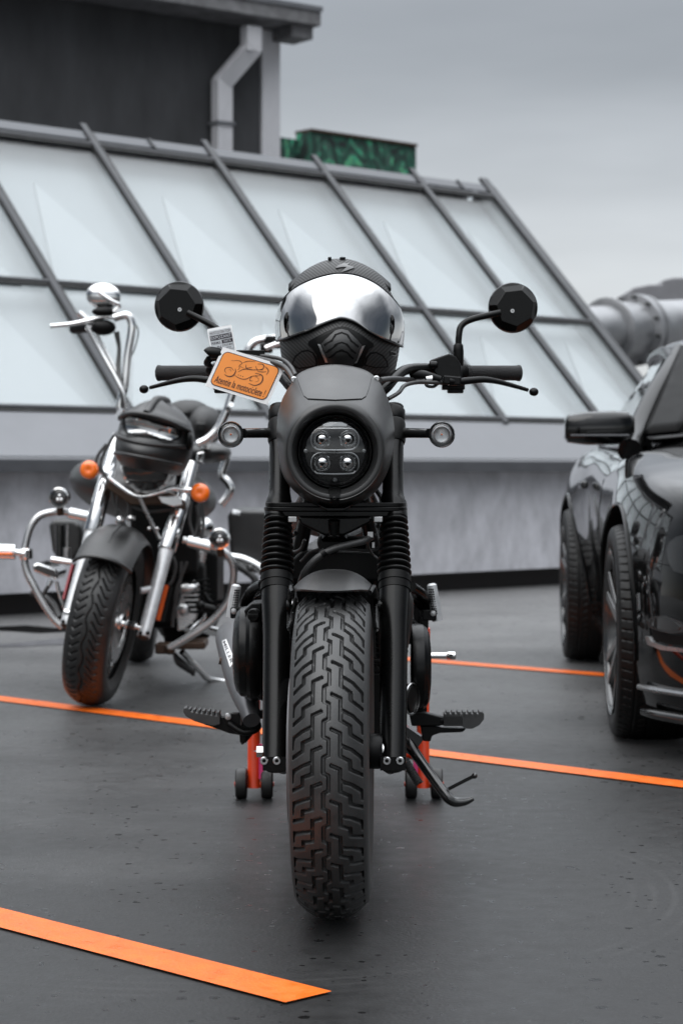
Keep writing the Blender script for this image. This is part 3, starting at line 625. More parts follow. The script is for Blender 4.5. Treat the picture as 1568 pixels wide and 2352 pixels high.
for k, (x0, x1, x2) in enumerate(((633, 637, 643), (901, 905, 903))):
    sg = -1 if k == 0 else 1
    lo = FK(x0, 1752); top = FK(x0+3, 1400)
    fl = MB(); fl.tube([lo, FK(x0+1, 1700), FK(x0+2, 1600), FK(x0+3, 1460), FK(x0+3, 1425), FK(x0+3, 1385), FK(x0+4, 1345)], [.0262, .0265, .027, .0272, .0285, .0305, .031], 32)
    fl.box(FK(x0, 1750), (.048, .052, .026)); fl.tube([FK(x0, 1756), FK(x0, 1768)], [.022, .019], 24)
    b0 = FK(x0-sg*12, 1391, -.006); b1 = FK(x0-sg*38, 1391, -.006)
    fl.tube([FK(x0+sg*14, 1391, -.012), b0, b0*.5+b1*.5, b1], [.004, .017, .0125, .0115], 16)
    leg = part('fork_leg', fl, M['satin'], bk, ang=50)
    part('washer', MB().cyl(b1, b1+V((-sg*.004, 0, 0)), .0135), M['steel'], leg)
    for x in ((608, 637) if k == 0 else (887, 917)):
        p = FK(x, 1742, -.029); bo = MB(); bo.lathe([(.0078, 0), (.0078, -.006), (.0066, -.0075), (.0042, -.0075), (.004, -.004), (0, -.004)], p, (0, 1, 0), 24); part('pinch_bolt', bo, M['steel'], leg)
        part('bolt_socket', MB().lathe([(.0038, -.005), (0, -.005)], p, (0, 1, 0), 6), M['deep'], leg)
    ga = MB(); prof = []; nb = 9; g0 = FK(x1-(1 if k == 0 else 0), 1322); g1 = FK(x1+(2 if k == 0 else -1), 1190); ax = (g1-g0); Ln = ax.length
    for i in range(nb):
        rb = .0352-.0062*(i/(nb-1)); h = Ln*i/nb; s = Ln/nb
        prof += [(rb-.008, h), (rb-.003, h+.14*s), (rb, h+.36*s), (rb-.0002, h+.5*s), (rb-.003, h+.72*s), (rb-.0085, h+.97*s)]
    ga.lathe(prof, g0, ax, 48); part('gaiter', ga, M['gaiter'], bk, ang=70)
    co = MB(); co.lathe([(.028, -.034), (.0325, -.034), (.033, -.022), (.0315, -.021), (.0315, -.018), (.0335, -.017), (.0338, -.006), (.0318, -.005), (.0318, 0), (.027, .002)], g0, ax, 40); part('seal_collar', co, M['plastic'], bk)
    co = MB(); co.lathe([(.02, -.004), (.0265, -.004), (.0265, .012), (.02, .013)], g1, ax, 32); part('gaiter_clip', co, M['plastic'], bk)
    ut = MB(); ut.tube([FK(x1, 1192), FK(x2-2*(k == 0), 1158), FK(x2-2, 1150), FK(x2-1, 1142), FK(x2-1, 1130), FK(x2, 935)], [.0275, .028, .0262, .0238, .0217, .0217], 32); part('fork_tube', ut, M['satin'], bk, ang=50)
    cl = MB(); cl.tube([FK(x2, 1018), FK(x2, 1012), FK(x2, 975), FK(x2, 968)], [.0235, .0255, .0255, .0235], 32); cl.tube([FK(x2, 966), FK(x2, 962), FK(x2, 945), FK(x2, 940)], [.0235, .0248, .0248, .022], 32)
    part('fork_clamp', cl, M['plastic'], bk)
    # indicator
    p0 = FK(x2+sg*20, 994); p1 = at((530 if k == 0 else 1014)-sg*30, 995, 4.30)
    ii = part('indicator', MB().tube([p0, p0*.8+p1*.2, p1], [.0125, .0105, .010], 20).lathe([(.004, .03), (.018, .022), (.0262, .010), (.0272, -.002), (.0255, -.006), (.0245, -.004)], at(530 if k == 0 else 1014, 998, 4.292), (0, 1, 0), 48), M['gloss'], bk)
    c = at(530 if k == 0 else 1014, 998, 4.292)
    part('reflector', MB().lathe([(.0243, .004), (.017, .002), (.015, .009), (.009, .011), (0, .011)], c, (0, 1, 0), 40), M['alloy'], ii)
    part('bulb', MB().ell(c+V((0, .003, 0)), (.0022, .004, .0022), 16, 10), M['orange_lens'], ii)
    ln = [(.0246, -.002), (.0225, -.005), (.0205, -.0062), (.0195, -.0048), (.0175, -.0068), (.0150, -.0075), (.0138, -.0058), (.0118, -.0082), (.0095, -.0088), (.0085, -.007), (.006, -.0092), (0, -.0096)]
    part('indicator_lens', MB().lathe(ln, c, (0, 1, 0), 56), M['lens'], ii, ang=20)
part('axle_nut', MB().hexb(FK(596, 1725), (-1, 0, 0), .0125, .0).lathe([(0, -.008), (.012, -.008), (.012, .006), (0, .006)], at(599, 1726, 4.03), (1, 0, 0), 6), M['steel'], bk)

# fender
def fend(F, R0, hw, ph0, ph1, drop, mb, nu=40, nv=25, back=.0035, x0=0, flare=.0, cutb=0):
    def fn(u, v, e=0):
        s = -1+2*v; ph = ph0+(ph1-cutb*abs(s)**2.6-ph0)*u; return F.p(x0+hw*s*(1-.0*u), R0-drop*abs(s)**2.6+flare*u**6-e, ph)
    a = [fn(i/(nu-1), j/(nv-1)) for i in range(nu) for j in range(nv)]; b = [fn(i/(nu-1), j/(nv-1), back) for i in range(nu) for j in range(nv)]
    k = nu*nv; q = [(i*nv+j, i*nv+j+1, (i+1)*nv+j+1, (i+1)*nv+j) for i in range(nu-1) for j in range(nv-1)]
    fs = q+[tuple(x+k for x in reversed(f)) for f in q]; bd_ = [i*nv for i in range(nu)]+[(nu-1)*nv+j for j in range(1, nv)]+[i*nv+nv-1 for i in range(nu-2, -1, -1)]+[j for j in range(nv-2, 0, -1)]
    fs += [(bd_[i], bd_[i]+k, bd_[(i+1) % len(bd_)]+k, bd_[(i+1) % len(bd_)]) for i in range(len(bd_))]
    return mb.add(a+b, fs)
fm = MB(); fend(FW, .350, .0765, -1.05, .45, .034, fm, flare=.003, cutb=.24)
fe = part('front_fender', fm, M['matte'], bk)
ws = MB()
for k in range(150):
    a = rnd.gauss(.12, .14); s = rnd.uniform(-.92, .92); r = rnd.uniform(.0004, .0010); p = FW.p(.0755*s, .3504-.034*abs(s)**2.6, a); ws.ell(p, (r, r, r*.7), 7, 5)
part('water_droplets', ws, M['lens'], fe)
st = MB()
for sg, x in ((-1, 665), (1, 866)):
    st.tube([FW.p(sg*.072, .334, .36), FW.p(sg*.079, .325, .18), at(x, 1391, 4.13), FW.p(sg*.083, .24, .15), FW.p(sg*.079, .30, -.3)], .0045, 8, 5)
    st.cyl(at(x, 1391, 4.10), at(x, 1391, 4.10)+V((sg*.006, 0, 0)), .012)
part('fender_bracket', st, M['satin'], fe)

# lower triple clamp
zc = FK(768, 1169)
tcm = MB()
for (y0, y1, g) in ((1154.5, 1164, .002), (1164.5, 1174, .004), (1174.5, 1186, 0)):
    q = []
    for s in range(9): t = math.pi*(.5+s/8); q.append((math.cos(t)*.0315-.1222, math.sin(t)*.0315*1.0))
    for s in range(9): t = math.pi*(-.5+s/8); q.append((math.cos(t)*.0315+.0992, math.sin(t)*.0315))
    za = at(0, y0, 4.24).z; zb = at(0, y1, 4.24).z; q = [(x*(1+g/.15 if abs(x) > .1 else 1), y-(g if abs(y) > .01 else 0)) for x, y in q]
    vs = [(x+0.0, zc.y-.0+y, z) for z in (za, zb) for x, y in q]; n = len(q)
    tcm.add(vs, [tuple(range(n)), tuple(range(2*n-1, n-1, -1))]+[(i, i+n, (i+1) % n+n, (i+1) % n) for i in range(n)])
part('lower_triple_clamp', tcm, M['satin'], bk, bev=.0015)
br = MB(); br.prism([(683, 1187), (855, 1187), (852, 1200), (800, 1226), (790, 1230), (745, 1230), (735, 1226), (690, 1204)], 4.235, .07)
part('clamp_gusset', br, M['satin'], bk, bev=.005)
part('steering_stem', MB().cyl(at(768, 1240, 4.29), at(768, 925, 4.42), .026).cyl(at(767, 1195, 4.225), at(767, 1232, 4.232), .012, .010).ell(at(767, 1231, 4.232), (.0125, .012, .004)), M['satin'], bk)
part('clamp_bolts', MB().box(at(672, 1193, 4.225), (.018, .01, .012)).box(at(868, 1193, 4.225), (.018, .01, .012)), M['alloy'], bk, bev=.002)
part('upper_triple_clamp', MB().box(at(770, 962, 4.385), (.23, .05, .022)), M['satin'], bk, bev=.006)
part('horn', MB().lathe([(0, -.0), (.022, 0), (.026, .006), (.026, .03), (0, .035)], at(757, 1246, 4.30), (0, 1, 0)).cyl(at(733, 1246, 4.34), at(850, 1246, 4.34), .0135), M['plastic'], bk)
hs = MB(); hs.tube([at(853, 1233, 4.26), at(835, 1243, 4.23), at(800, 1251, 4.215), at(760, 1263, 4.21), at(725, 1285, 4.21), at(700, 1315, 4.22), at(688, 1350, 4.24), at(683, 1385, 4.23)], .0072, 14, 6)
part('brake_hose', hs, M['rubber'], bk)
part('hose_clip', MB().tube([at(748, 1267, 4.205), at(739, 1274, 4.205)], .0088, 16), M['satin'], bk)
cb = MB()
cb.tube([at(864, 1228, 4.25), at(850, 1232, 4.28), at(846, 1255, 4.3), at(856, 1275, 4.32)], .0028, 8, 5); cb.tube([at(858, 1226, 4.25), at(846, 1236, 4.26), at(842, 1262, 4.3)], .0024, 8, 5)
cb.tube([at(700, 1240, 4.33), at(690, 1262, 4.34), at(664, 1272, 4.36)], .004, 8, 5); cb.tube([at(690, 1290, 4.34), at(730, 1262, 4.33), at(850, 1264, 4.33), at(868, 1258, 4.33)], .003, 8, 5)
cb.tube([at(680, 1225, 4.3), at(660, 1240, 4.33), at(655, 1290, 4.36)], .005, 8, 5); cb.tube([at(868, 1210, 4.29), at(876, 1150, 4.35), at(862, 1120, 4.36), at(870, 1090, 4.38)], .005, 8, 5)
part('wiring', cb, M['rubber'], bk)
part('wire_clips', MB().box(at(850, 1228, 4.245), (.012, .006, .012)).box(at(857, 1252, 4.27), (.006, .006, .012)), M['alloy'], bk, bev=.001)
ab = MB(); ab.prism([(690, 1266), (850, 1266), (870, 1282), (872, 1335), (668, 1335), (672, 1285)], 4.42, .1); part('front_cowl_box', ab, M['plastic'], bk, bev=.006)

# headlight cowl (nacelle): star-shaped shell round the lamp
HC = (769, 1037.5)
OUT = [(769, 837), (725, 842), (696, 852), (680, 863), (670, 880), (655, 903), (643, 933), (635.5, 975), (635.5, 1015), (640, 1053), (652, 1096), (681, 1133), (727, 1161), (769, 1172), (811, 1161), (855, 1137), (884, 1096), (899, 1053), (905, 1012), (904, 970), (896, 933), (885, 903), (872, 879), (858, 863), (843, 852), (812, 842)]
oa = sorted([(math.atan2(x-HC[0], HC[1]-y) % (2*math.pi), math.hypot(x-HC[0], y-HC[1])) for x, y in OUT])
def outr(t):
    t %= 2*math.pi; n = len(oa)
    A_ = [(a-2*math.pi, r) for a, r in oa[-2:]]+oa+[(a+2*math.pi, r) for a, r in oa[:2]]
    for i in range(1, len(A_)-2):
        if A_[i][0] <= t <= A_[i+1][0]:
            u = (t-A_[i][0])/(A_[i+1][0]-A_[i][0]); p = A_[i-1][1], A_[i][1], A_[i+1][1], A_[i+2][1]
            return .5*(2*p[1]+(p[2]-p[0])*u+(2*p[0]-5*p[1]+4*p[2]-p[3])*u*u+(3*p[1]-p[0]-3*p[2]+p[3])*u**3)
    return 130
def cowlY(t, r, Ro):
    f = min(1, max(0, (r-110)/(max(Ro, 128)-110)))
    up = max(0, math.cos(t)); side = abs(math.sin(t))
    return 4.118+.012*f+(.20*up**2+.11*(1-up**2))*f**(1.25+1.2*(1-up))
def cowl_mesh():
    mb = MB(); nt_ = 128; rows = []
    rr = [(86, 4.185), (88, 4.150), (94, 4.128), (99, 4.1195), (104, 4.118), (108, 4.1185), (110, 4.1195)]
    K = 16; vs = []; k = len(rr)+K+3
    for i in range(nt_):
        t = 2*math.pi*i/nt_; Ro = outr(t)
        for r, y in rr: vs.append(at(HC[0]+r*math.sin(t), HC[1]-r*math.cos(t), y))
        for j in range(1, K+1):
            r = 110+(Ro-110)*j/K; vs.append(at(HC[0]+r*math.sin(t), HC[1]-r*math.cos(t), cowlY(t, r, Ro)))
        e = vs[-1]; Ye = e.y
        for dy, sh in ((.006, 1.0), (.05, .985), (.10, .93)):
            p = at(HC[0]+Ro*sh*math.sin(t), HC[1]-Ro*sh*math.cos(t), Ye); vs.append(V((p.x, Ye+dy, p.z)))
    mb.add(vs, [(i*k+j, i*k+j+1, ((i+1) % nt_)*k+j+1, ((i+1) % nt_)*k+j) for i in range(nt_) for j in range(k-1)]); return mb
cm = cowl_mesh(); cbv = bvh_of(cm)
cw = part('headlight_cowl', cm, M['matte'], bk, ang=32)
pn = [(683, 869), (694, 858), (725, 847), (769, 841), (812, 847), (843, 857), (852, 868), (845, 895), (839, 911), (830, 917), (770, 920), (708, 917), (699, 910), (692, 893)]
part('cowl_panel', plate(MB(), cbv, pn, .0022, 7, 4.3), M['matte'], cw, ang=25)
gr = [(x+(769-x)*-.018, y+(880-y)*-.03) for x, y in pn]
part('panel_gap', plate(MB(), cbv, gr, .0007, 7, 4.3), M['deep'], cw)
for x, y in ((675, 872), (864, 870)):
    h = cbv.ray_cast(V((0, 0, CH)), ray(x, y)); p = h[0] or cbv.find_nearest(at(x, y, 4.3))[0]
    part('cowl_screw', MB().lathe([(.0066, .004), (.0066, -.0015), (.005, -.003), (.003, -.003), (.0028, -.001), (0, -.001)], p, (0, 1, .0), 20), M['steel'], cw)
hl = part('headlight', MB().lathe([(.0765, .0), (.0745, .004), (.074, .03), (.066, .045), (0, .048)], at(HC[0], 1037, 4.16), (0, 1, 0), 64), M['gloss'], bk)
hc = at(HC[0], 1037, 4.16)
tr_ = MB()
tr_.lathe([(.0715, .0), (.0725, -.001), (.0715, -.004), (.0705, -.001)], hc, (0, 1, 0), 80); tr_.lathe([(.0605, .006), (.0612, .002), (.062, .006)], hc, (0, 1, 0), 80); tr_.lathe([(.0675, .001), (.0680, -.002), (.0685, .001)], hc, (0, 1, 0), 80)
part('headlight_ring', tr_, M['alloy'], hl)
part('headlight_bowl', MB().lathe([(.0735, -.0), (.072, .016), (.070, .03), (0, .032)], hc, (0, 1, 0), 64), M['plastic'], hl)
def rrect(x0, y0, x1, y1, r, n=6):
    o = []
    for cx, cy, a in ((x1-r, y0+r, -90), (x1-r, y1-r, 0), (x0+r, y1-r, 90), (x0+r, y0+r, 180)):
        for i in range(n+1): t = R(a+90*i/n); o.append((cx+r*math.cos(t), cy+r*math.sin(t)))
    return o
for y0, y1 in ((984, 1034), (1040, 1089)):
    o = [at(x, y, 4.152) for x, y in rrect(715, y0, 823, y1, 21)]; tb = MB(); tb.tube(o+[o[0]], .0016, 8, cap=False); part('lamp_bezel', tb, M['steel'], hl)
    low = [at(x, y, 4.148) for x, y in ((722, y1-7), (735, y1-1), (803, y1-1), (816, y1-7))]; part('lamp_blade', MB().tube(low, .0026, 10, 4), M['steel'], hl)
    part('lamp_backing', MB().prism(rrect(716, y0, 822, y1, 21), 4.155, .02), M['deep'], hl)
for x, y in ((739, 1009), (799, 1009), (740, 1063), (798, 1063)):
    c = at(x, y, 4.150); pr = part('projector_lens', MB().lathe([(.0148, .008), (.0142, .0), (.0125, -.006), (.009, -.010), (.004, -.0122), (0, -.0125)], c, (0, 1, 0), 36), M['mirror'], hl, ang=60)
    part('lens_rim', MB().lathe([(.0148, .004), (.0172, .001), (.0178, -.003), (.0164, -.004), (.0152, .0)], c, (0, 1, 0), 36), M['chrome'], hl)
    part('led_slot', MB().box(c+V((0, -.0125, -.001)), (.011, .003, .0035)).ell(c+V((0, -.0115, -.002)), (.004, .002, .004), 12, 8), M['deep'], hl)
for x, y in ((702, 1036), (835, 1036), (769, 1102)):
    part('headlight_screw', MB().lathe([(.0042, .002), (.0042, -.002), (.0018, -.003), (0, -.001)], at(x, y, 4.155), (0, 1, 0), 16), M['alloy'], hl)
part('top_reflector', MB().prism([(738, 974), (755, 968), (784, 968), (800, 974), (796, 981), (742, 981)], 4.152, .01), M['alloy'], hl, bev=.002)
part('headlight_glass', MB().lathe([(.0722, .001), (.068, -.008), (.058, -.014), (.04, -.0175), (.02, -.019), (0, -.0195)], hc, (0, 1, 0), 64), M['lens'], hl, ang=80)
part('cowl_tongue', plate(MB(), cbv, [(754, 1124), (783, 1124), (780, 1142), (775, 1164), (763, 1164), (757, 1142)], .004, 5, 4.12), M['plastic'], cw)
part('tongue_screw', MB().lathe([(.0045, .0), (.0045, -.004), (.002, -.005), (0, -.003)], at(768, 1145, 4.113), (0, 1, 0), 16), M['satin'], cw)
part('cowl_skirt', MB().prism([(727, 1156), (750, 1166), (790, 1166), (812, 1156), (803, 1167), (788, 1174), (752, 1174), (738, 1167)], 4.15, .09), M['satin'], cw, bev=.002)

# handlebar and controls
def mir(pts): return [(1556-x, y, Y) for x, y, Y in pts]
bar = [(770, 905, 4.43), (838, 906, 4.43), (868, 903, 4.43), (888, 889, 4.44), (912, 862, 4.49), (938, 848, 4.54), (985, 846, 4.60), (1030, 851, 4.66), (1070, 856, 4.70), (1185, 857, 4.74)]
hbm = MB(); hbm.tube([at(*p) for p in mir(bar)[::-1]+bar[1:]], .0112, 20, 6); hbp = part('handlebar', hbm, M['satin'], bk)
part('bar_riser', MB().cyl(at(735, 905, 4.43), at(735, 955, 4.41), .018).cyl(at(803, 905, 4.43), at(803, 955, 4.41), .018), M['satin'], bk)
for sg in (1, -1):
    X = (lambda x: x) if sg == 1 else (lambda x: 1556-x)
    a0 = at(X(1072), 856, 4.70); a1 = at(X(1193), 857, 4.74); ax = a1-a0; Lg = ax.length
    part('grip', MB().lathe([(.011, -.004), (.0185, -.003), (.0185, .004), (.0165, .006), (.0168, Lg*.5), (.0172, Lg-.008), (.0185, Lg-.005), (.0185, Lg-.001), (.015, Lg+.001), (0, Lg+.001)], a0, ax, 32), M['grip'], hbp)
    part('switch_housing', MB().lathe([(.0, -.052), (.019, -.052), (.0225, -.047), (.0225, -.028), (.021, -.026), (.0225, -.024), (.0225, -.009), (.019, -.004), (0, -.004)], a0, ax, 28).box(at(X(1040), 884, 4.63), (.05, .04, .022)).box(at(X(1045), 897, 4.63), (.035, .03, .012)), M['plastic'], hbp, bev=.003)
    pc = MB(); pc.prism([(X(x), y) for x, y in ((985, 828), (1012, 818), (1030, 812), (1046, 818), (1058, 838), (1062, 868), (1050, 882), (1020, 880), (1004, 866), (992, 850))], 4.60, .04); pc.tube([at(X(985), 838, 4.59), at(X(1005), 838, 4.59)], .008, 14)
    pc.beam(at(X(1016), 872, 4.58), at(X(1058), 876, 4.58), .02, .02)
    part('lever_perch', pc, M['satin'], hbp, bev=.004)
    lv = MB(); yo = 0 if sg == 1 else -6
    lv.tube([at(X(x), y+yo*(x-1040)/190, 4.575+.00025*(x-1030)) for x, y in ((1030, 876), (1052, 877), (1080, 874), (1110, 872), (1140, 876), (1175, 885), (1212, 896))], [.009, .0085, .0078, .0072, .0062, .0052, .0042], 14, 5)
    lv.ell(at(X(1225), 900+yo, 4.615), (.0105, .0105, .0095), 20, 14)
    part('lever', lv, M['satin'], hbp, ang=60)
part('adjuster', MB().cyl(at(947, 871, 4.56), at(975, 871, 4.56), .0055).cyl(at(978, 871, 4.56), at(992, 871, 4.56), .009, seg=10), M['steel'], hbp)
bt = MB(); bt.tube([at(940, 862, 4.56), at(950, 860, 4.56), at(975, 864, 4.565), at(1010, 872, 4.57)], [.009, .0125, .0125, .009], 16, 4); part('cable_boot', bt, M['gaiter'], hbp)
cb = MB(); cb.tube([at(872, 873, 4.35), at(900, 870, 4.42), at(940, 872, 4.54), at(952, 871, 4.56)], .0058, 12, 5)
cb.tube([at(892, 916, 4.42), at(915, 902, 4.44), at(930, 885, 4.47), at(960, 878, 4.53), at(1000, 879, 4.56), at(1015, 880, 4.58)], .0045, 12, 6)
cb.tube([at(975, 875, 4.57), at(980, 886, 4.56), at(995, 888, 4.57), at(1006, 880, 4.58)], .0035, 10, 5)
cb.tube([at(676, 874, 4.35), at(660, 850, 4.42), at(638, 836, 4.44), at(600, 826, 4.45), at(560, 819, 4.45), at(515, 817, 4.45)], .0062, 12, 6)
cb.tube([at(679, 862, 4.36), at(668, 842, 4.42), at(648, 826, 4.47), at(610, 818, 4.49), at(575, 816, 4.5)], .0045, 12, 6)
part('control_cables', cb, M['rubber'], hbp)
ct = MB(); ct.tube([at(476, 814, 4.45), at(482, 810, 4.45), at(500, 812, 4.45), at(517, 818, 4.45)], [.011, .013, .0125, .008], 16, 4); part('cable_boot', ct, M['gaiter'], hbp)
ct = MB(); ct.tube([at(480, 822, 4.46), at(474, 834, 4.48), at(482, 840, 4.5), at(478, 852, 4.52), at(486, 860, 4.55)], .006, 12, 6); ct.tube([at(500, 824, 4.48), at(484, 828, 4.48), at(476, 840, 4.5)], .004, 10, 5)
ct.beam(at(520, 812, 4.50), at(608, 812, 4.50), .02, .014); ct.box(at(545, 870, 4.6), (.05, .03, .045))
part('brake_reservoir_pipe', ct, M['plastic'], hbp, bev=.002)

# mirrors
for sg in (1, -1):
    X = (lambda x: x) if sg == 1 else (lambda x: 1556-x)
    cx, cy, Ym = (1178, 706, 4.69) if sg == 1 else (411, 703, 4.69)
    c = at(cx, cy, Ym); r0 = 58/FPX*Ym
    mm = MB(); n = 56; k7 = 7; rot = .18 if sg == 1 else -.18
    ring0 = [c+V((r0*math.sin(t)*.96, .022, r0*math.cos(t))) for t in [2*math.pi*i/n for i in range(n)]]
    ring1 = [c+V((r0*math.sin(t)*.985, .010, r0*1.0*math.cos(t))) for t in [2*math.pi*i/n for i in range(n)]]
    ring2 = [c+V((r0*math.sin(t)*.95, .002, r0*.965*math.cos(t))) for t in [2*math.pi*i/n for i in range(n)]]
    hp = [c+V((sg*r0*(.74*math.sin(a)+.05), -.017-.003*math.sin(3*a), r0*(.74*math.cos(a)-.04))) for a in [2*math.pi*i/7+.35 for i in range(7)]]
    mm.add(ring0+ring1+ring2+hp, [(i, (i+1) % n, n+(i+1) % n, n+i) for i in range(n)]+[(n+i, n+(i+1) % n, 2*n+(i+1) % n, 2*n+i) for i in range(n)]+[tuple(range(n-1, -1, -1))])
    # facets between the disc edge and the heptagon
    k0 = len(mm.v)-7-n; hs_ = len(mm.v)-7; ang_ = [math.atan2((p-c).x, (p-c).z) % (2*math.pi) for p in hp]; order = sorted(range(7), key=lambda i: ang_[i])
    for q in range(7):
        i0, i1 = order[q], order[(q+1) % 7]; A0 = ang_[i0]; A1 = ang_[i1]; A1 = A1+2*math.pi if A1 < A0 else A1
        e0 = round(A0/(2*math.pi)*n); e1 = round(A1/(2*math.pi)*n)
        mm.f.append(tuple([hs_+i0]+[k0+(e % n) for e in range(e0, e1+1)]+[hs_+i1])); mm.m.append(0)
    mm.f.append(tuple(hs_+i for i in order)); mm.m.append(0)
    mo = part('mirror', mm, M['satin'], bk, ang=12, bev=.0012, seg=1)
    part('mirror_glass', MB().lathe([(r0*.93, .0225), (0, .0228)], c, (0, 1, 0), 40), M['chrome'], mo)
    part('mirror_screw', MB().lathe([(.0045, .004), (.0045, -.002), (.002, -.002), (0, .001)], at(cx-sg*2, cy+8, Ym-.022), (0, 1, 0), 14), M['steel'], mo)
    if sg == 1: pts = [(1052, 838, 4.63), (1052, 800, 4.63), (1053, 775, 4.63), (1057, 752, 4.635), (1070, 739, 4.64), (1095, 730, 4.645), (1148, 718, 4.655)]
    else: pts = [(506, 838, 4.62), (507, 800, 4.62), (507, 778, 4.63), (505, 764, 4.635), (499, 755, 4.64), (480, 743, 4.65), (431, 718, 4.66)]
    part('mirror_stem', MB().tube([at(*p) for p in pts], .0072, 16, 6), M['satin'], mo)
    part('stem_boot', MB().tube([at(pts[1][0], y, 4.63) for y in (840, 834, 806, 793, 789)], [.0105, .0118, .0118, .0105, .0075], 20), M['plastic'], mo)

# tank, seat, rear end (behind the forks)
part('fuel_tank', MB().grid(lambda u, v: (lambda t, s: V((-.01+.125*math.sin(t)*math.sin(math.pi*s)**.55, 4.50+.52*s, .90+.085*math.cos(t)*math.sin(math.pi*s)**.5-.03*s)))(2*math.pi*u, .02+.96*v), 28, 18, True), M['matte'], bk)
part('seat', MB().grid(lambda u, v: (lambda t, s: V((-.005+.13*math.sin(t)*(.6+.4*math.sin(math.pi*s)), 5.0+.55*s, .74+.05*math.cos(t)+.06*(s-.35)**2)))(2*math.pi*u, v), 24, 14, True), M['seat'], bk)
RW = WF((-.004, 5.50, .33), R(.3))
rw = part('rear_wheel', ringp(MB(), RW, [(-.07, .2), (-.05, .19), (.05, .19), (.07, .2), (.04, .16), (-.04, .16), (-.07, .2)]).lathe([(0, -.07), (.05, -.07), (.05, .07), (0, .07)], RW.c, RW.a), M['satin'], bk)
rt_ = MB(); tyre(rt_, RW, .315, .072, .034, 30, cruiser_tread, .0026, .006, 10, 24, .078, .20); part('tyre', rt_, M['rubber'], rw, ang=55)
sp = MB()
for k in range(7): sp.beam(RW.p(0, .04, k*.9), RW.p(0, .17, k*.9), .03, .02, up=tuple(RW.a))
part('spokes', sp, M['satin'], rw)
rf = MB(); fend(RW, .36, .09, -1.9, .5, .03, rf); part('rear_fender', rf, M['matte'], bk)
fr = MB()
for sg in (-1, 1):
    fr.tube([(sg*.05-.01, 4.42, .82), (sg*.09-.01, 4.47, .62), (sg*.11-.01, 4.52, .32), (sg*.12-.01, 4.65, .2), (sg*.12-.01, 5.1, .2), (sg*.13-.01, 5.2, .42)], .0165, 14, 5)
    fr.tube([(sg*.04-.01, 4.46, .86), (sg*.10-.01, 4.9, .74), (sg*.12-.01, 5.5, .68)], .015, 14, 5)
    fr.tube([(sg*.12-.005, 5.1, .34), (sg*.12-.005, 5.5, .33)], .022, 12)
    fr.tube([(sg*.14-.005, 5.6, .66), (sg*.15-.005, 5.52, .34)], .02, 12)
part('frame', fr, M['satin'], bk)
part('radiator', MB().box((-.01, 4.50, .53), (.25, .035, .27)), M['deep'], bk, bev=.004)
fn_ = MB()
for k in range(22): fn_.box((-.01, 4.478, .41+k*.0115), (.235, .004, .003))
part('radiator_fins', fn_, M['plastic'], bk)
part('radiator_hose', MB().tube([(.10, 4.46, .62), (.14, 4.47, .58), (.13, 4.5, .48)], .014, 12, 5), M['rubber'], bk)
en = MB(); en.box((-.005, 4.82, .36), (.27, .42, .24)); en.box((-.005, 4.70, .53), (.29, .16, .16)); en.box((-.005, 4.67, .64), (.27, .2, .08))
for k in range(6): en.box((-.005, 4.70, .46+k*.022), (.305, .17, .008))
part('engine_block', en, M['satin'], bk, bev=.008)
hp_ = MB()
for sg in (-1, 1): hp_.tube([(sg*.05, 4.60, .60), (sg*.055, 4.53, .50), (sg*.06-.01, 4.52, .34), (sg*.04-.04, 4.6, .2), (-.12, 4.75, .2)], .018, 14, 5)
part('exhaust_header', hp_, M['grey'], bk)
# clutch cover (photo left)
c = at(600, 1497, 4.74)
cc_ = MB(); cc_.lathe([(.108, .0), (.112, -.008), (.112, -.022), (.106, -.030), (.103, -.031), (.103, -.035), (.100, -.046), (.088, -.056), (.070, -.061), (.045, -.0635), (.0, -.064)], c, (1, 0, 0), 56)
clt = part('clutch_cover', cc_, M['satin'], bk, ang=30)
ri = MB()
for k in range(14):
    t = k*math.pi/7; d0 = V((0, math.cos(t), math.sin(t))); ri.beam(c+d0*.050+V((-.0625, 0, 0)), c+d0*.092+V((-.053, 0, 0)), .006, .006, up=(1, 0, 0))
    ri.cyl(c+d0*.118+V((-.03, 0, 0)), c+d0*.118+V((.02, 0, 0)), .008, seg=10)

cap = MB(); o_ = at(584, 1413, 4.665); cap.lathe([(.0, -.008), (.013, -.008), (.0155, -.004), (.0155, .006), (0, .01)], o_, V((.35, 1, .0)), 28); cap.box(o_+V((-.002, -.010, 0)), (.024, .008, .007)); part('oil_filler_cap', cap, M['plastic'], clt, bev=.001)
part('engine_side', MB().prism([(560, 1402), (578, 1386), (602, 1384), (604, 1612), (588, 1600), (583, 1560), (584, 1440), (570, 1432)], 4.68, .12).prism([(533, 1396), (560, 1393), (604, 1396), (604, 1408), (560, 1406), (548, 1416), (533, 1414)], 4.98, .05), M['plastic'], bk, bev=.004)
part('heel_guard', MB().tube([at(572, 1592, 4.80), at(566, 1620, 4.78), at(560, 1645, 4.78), at(556, 1665, 4.78)], [.018, .016, .013, .009], 10, 4, sq=.5), M['alloy'] if 0 else M['matte'], bk)
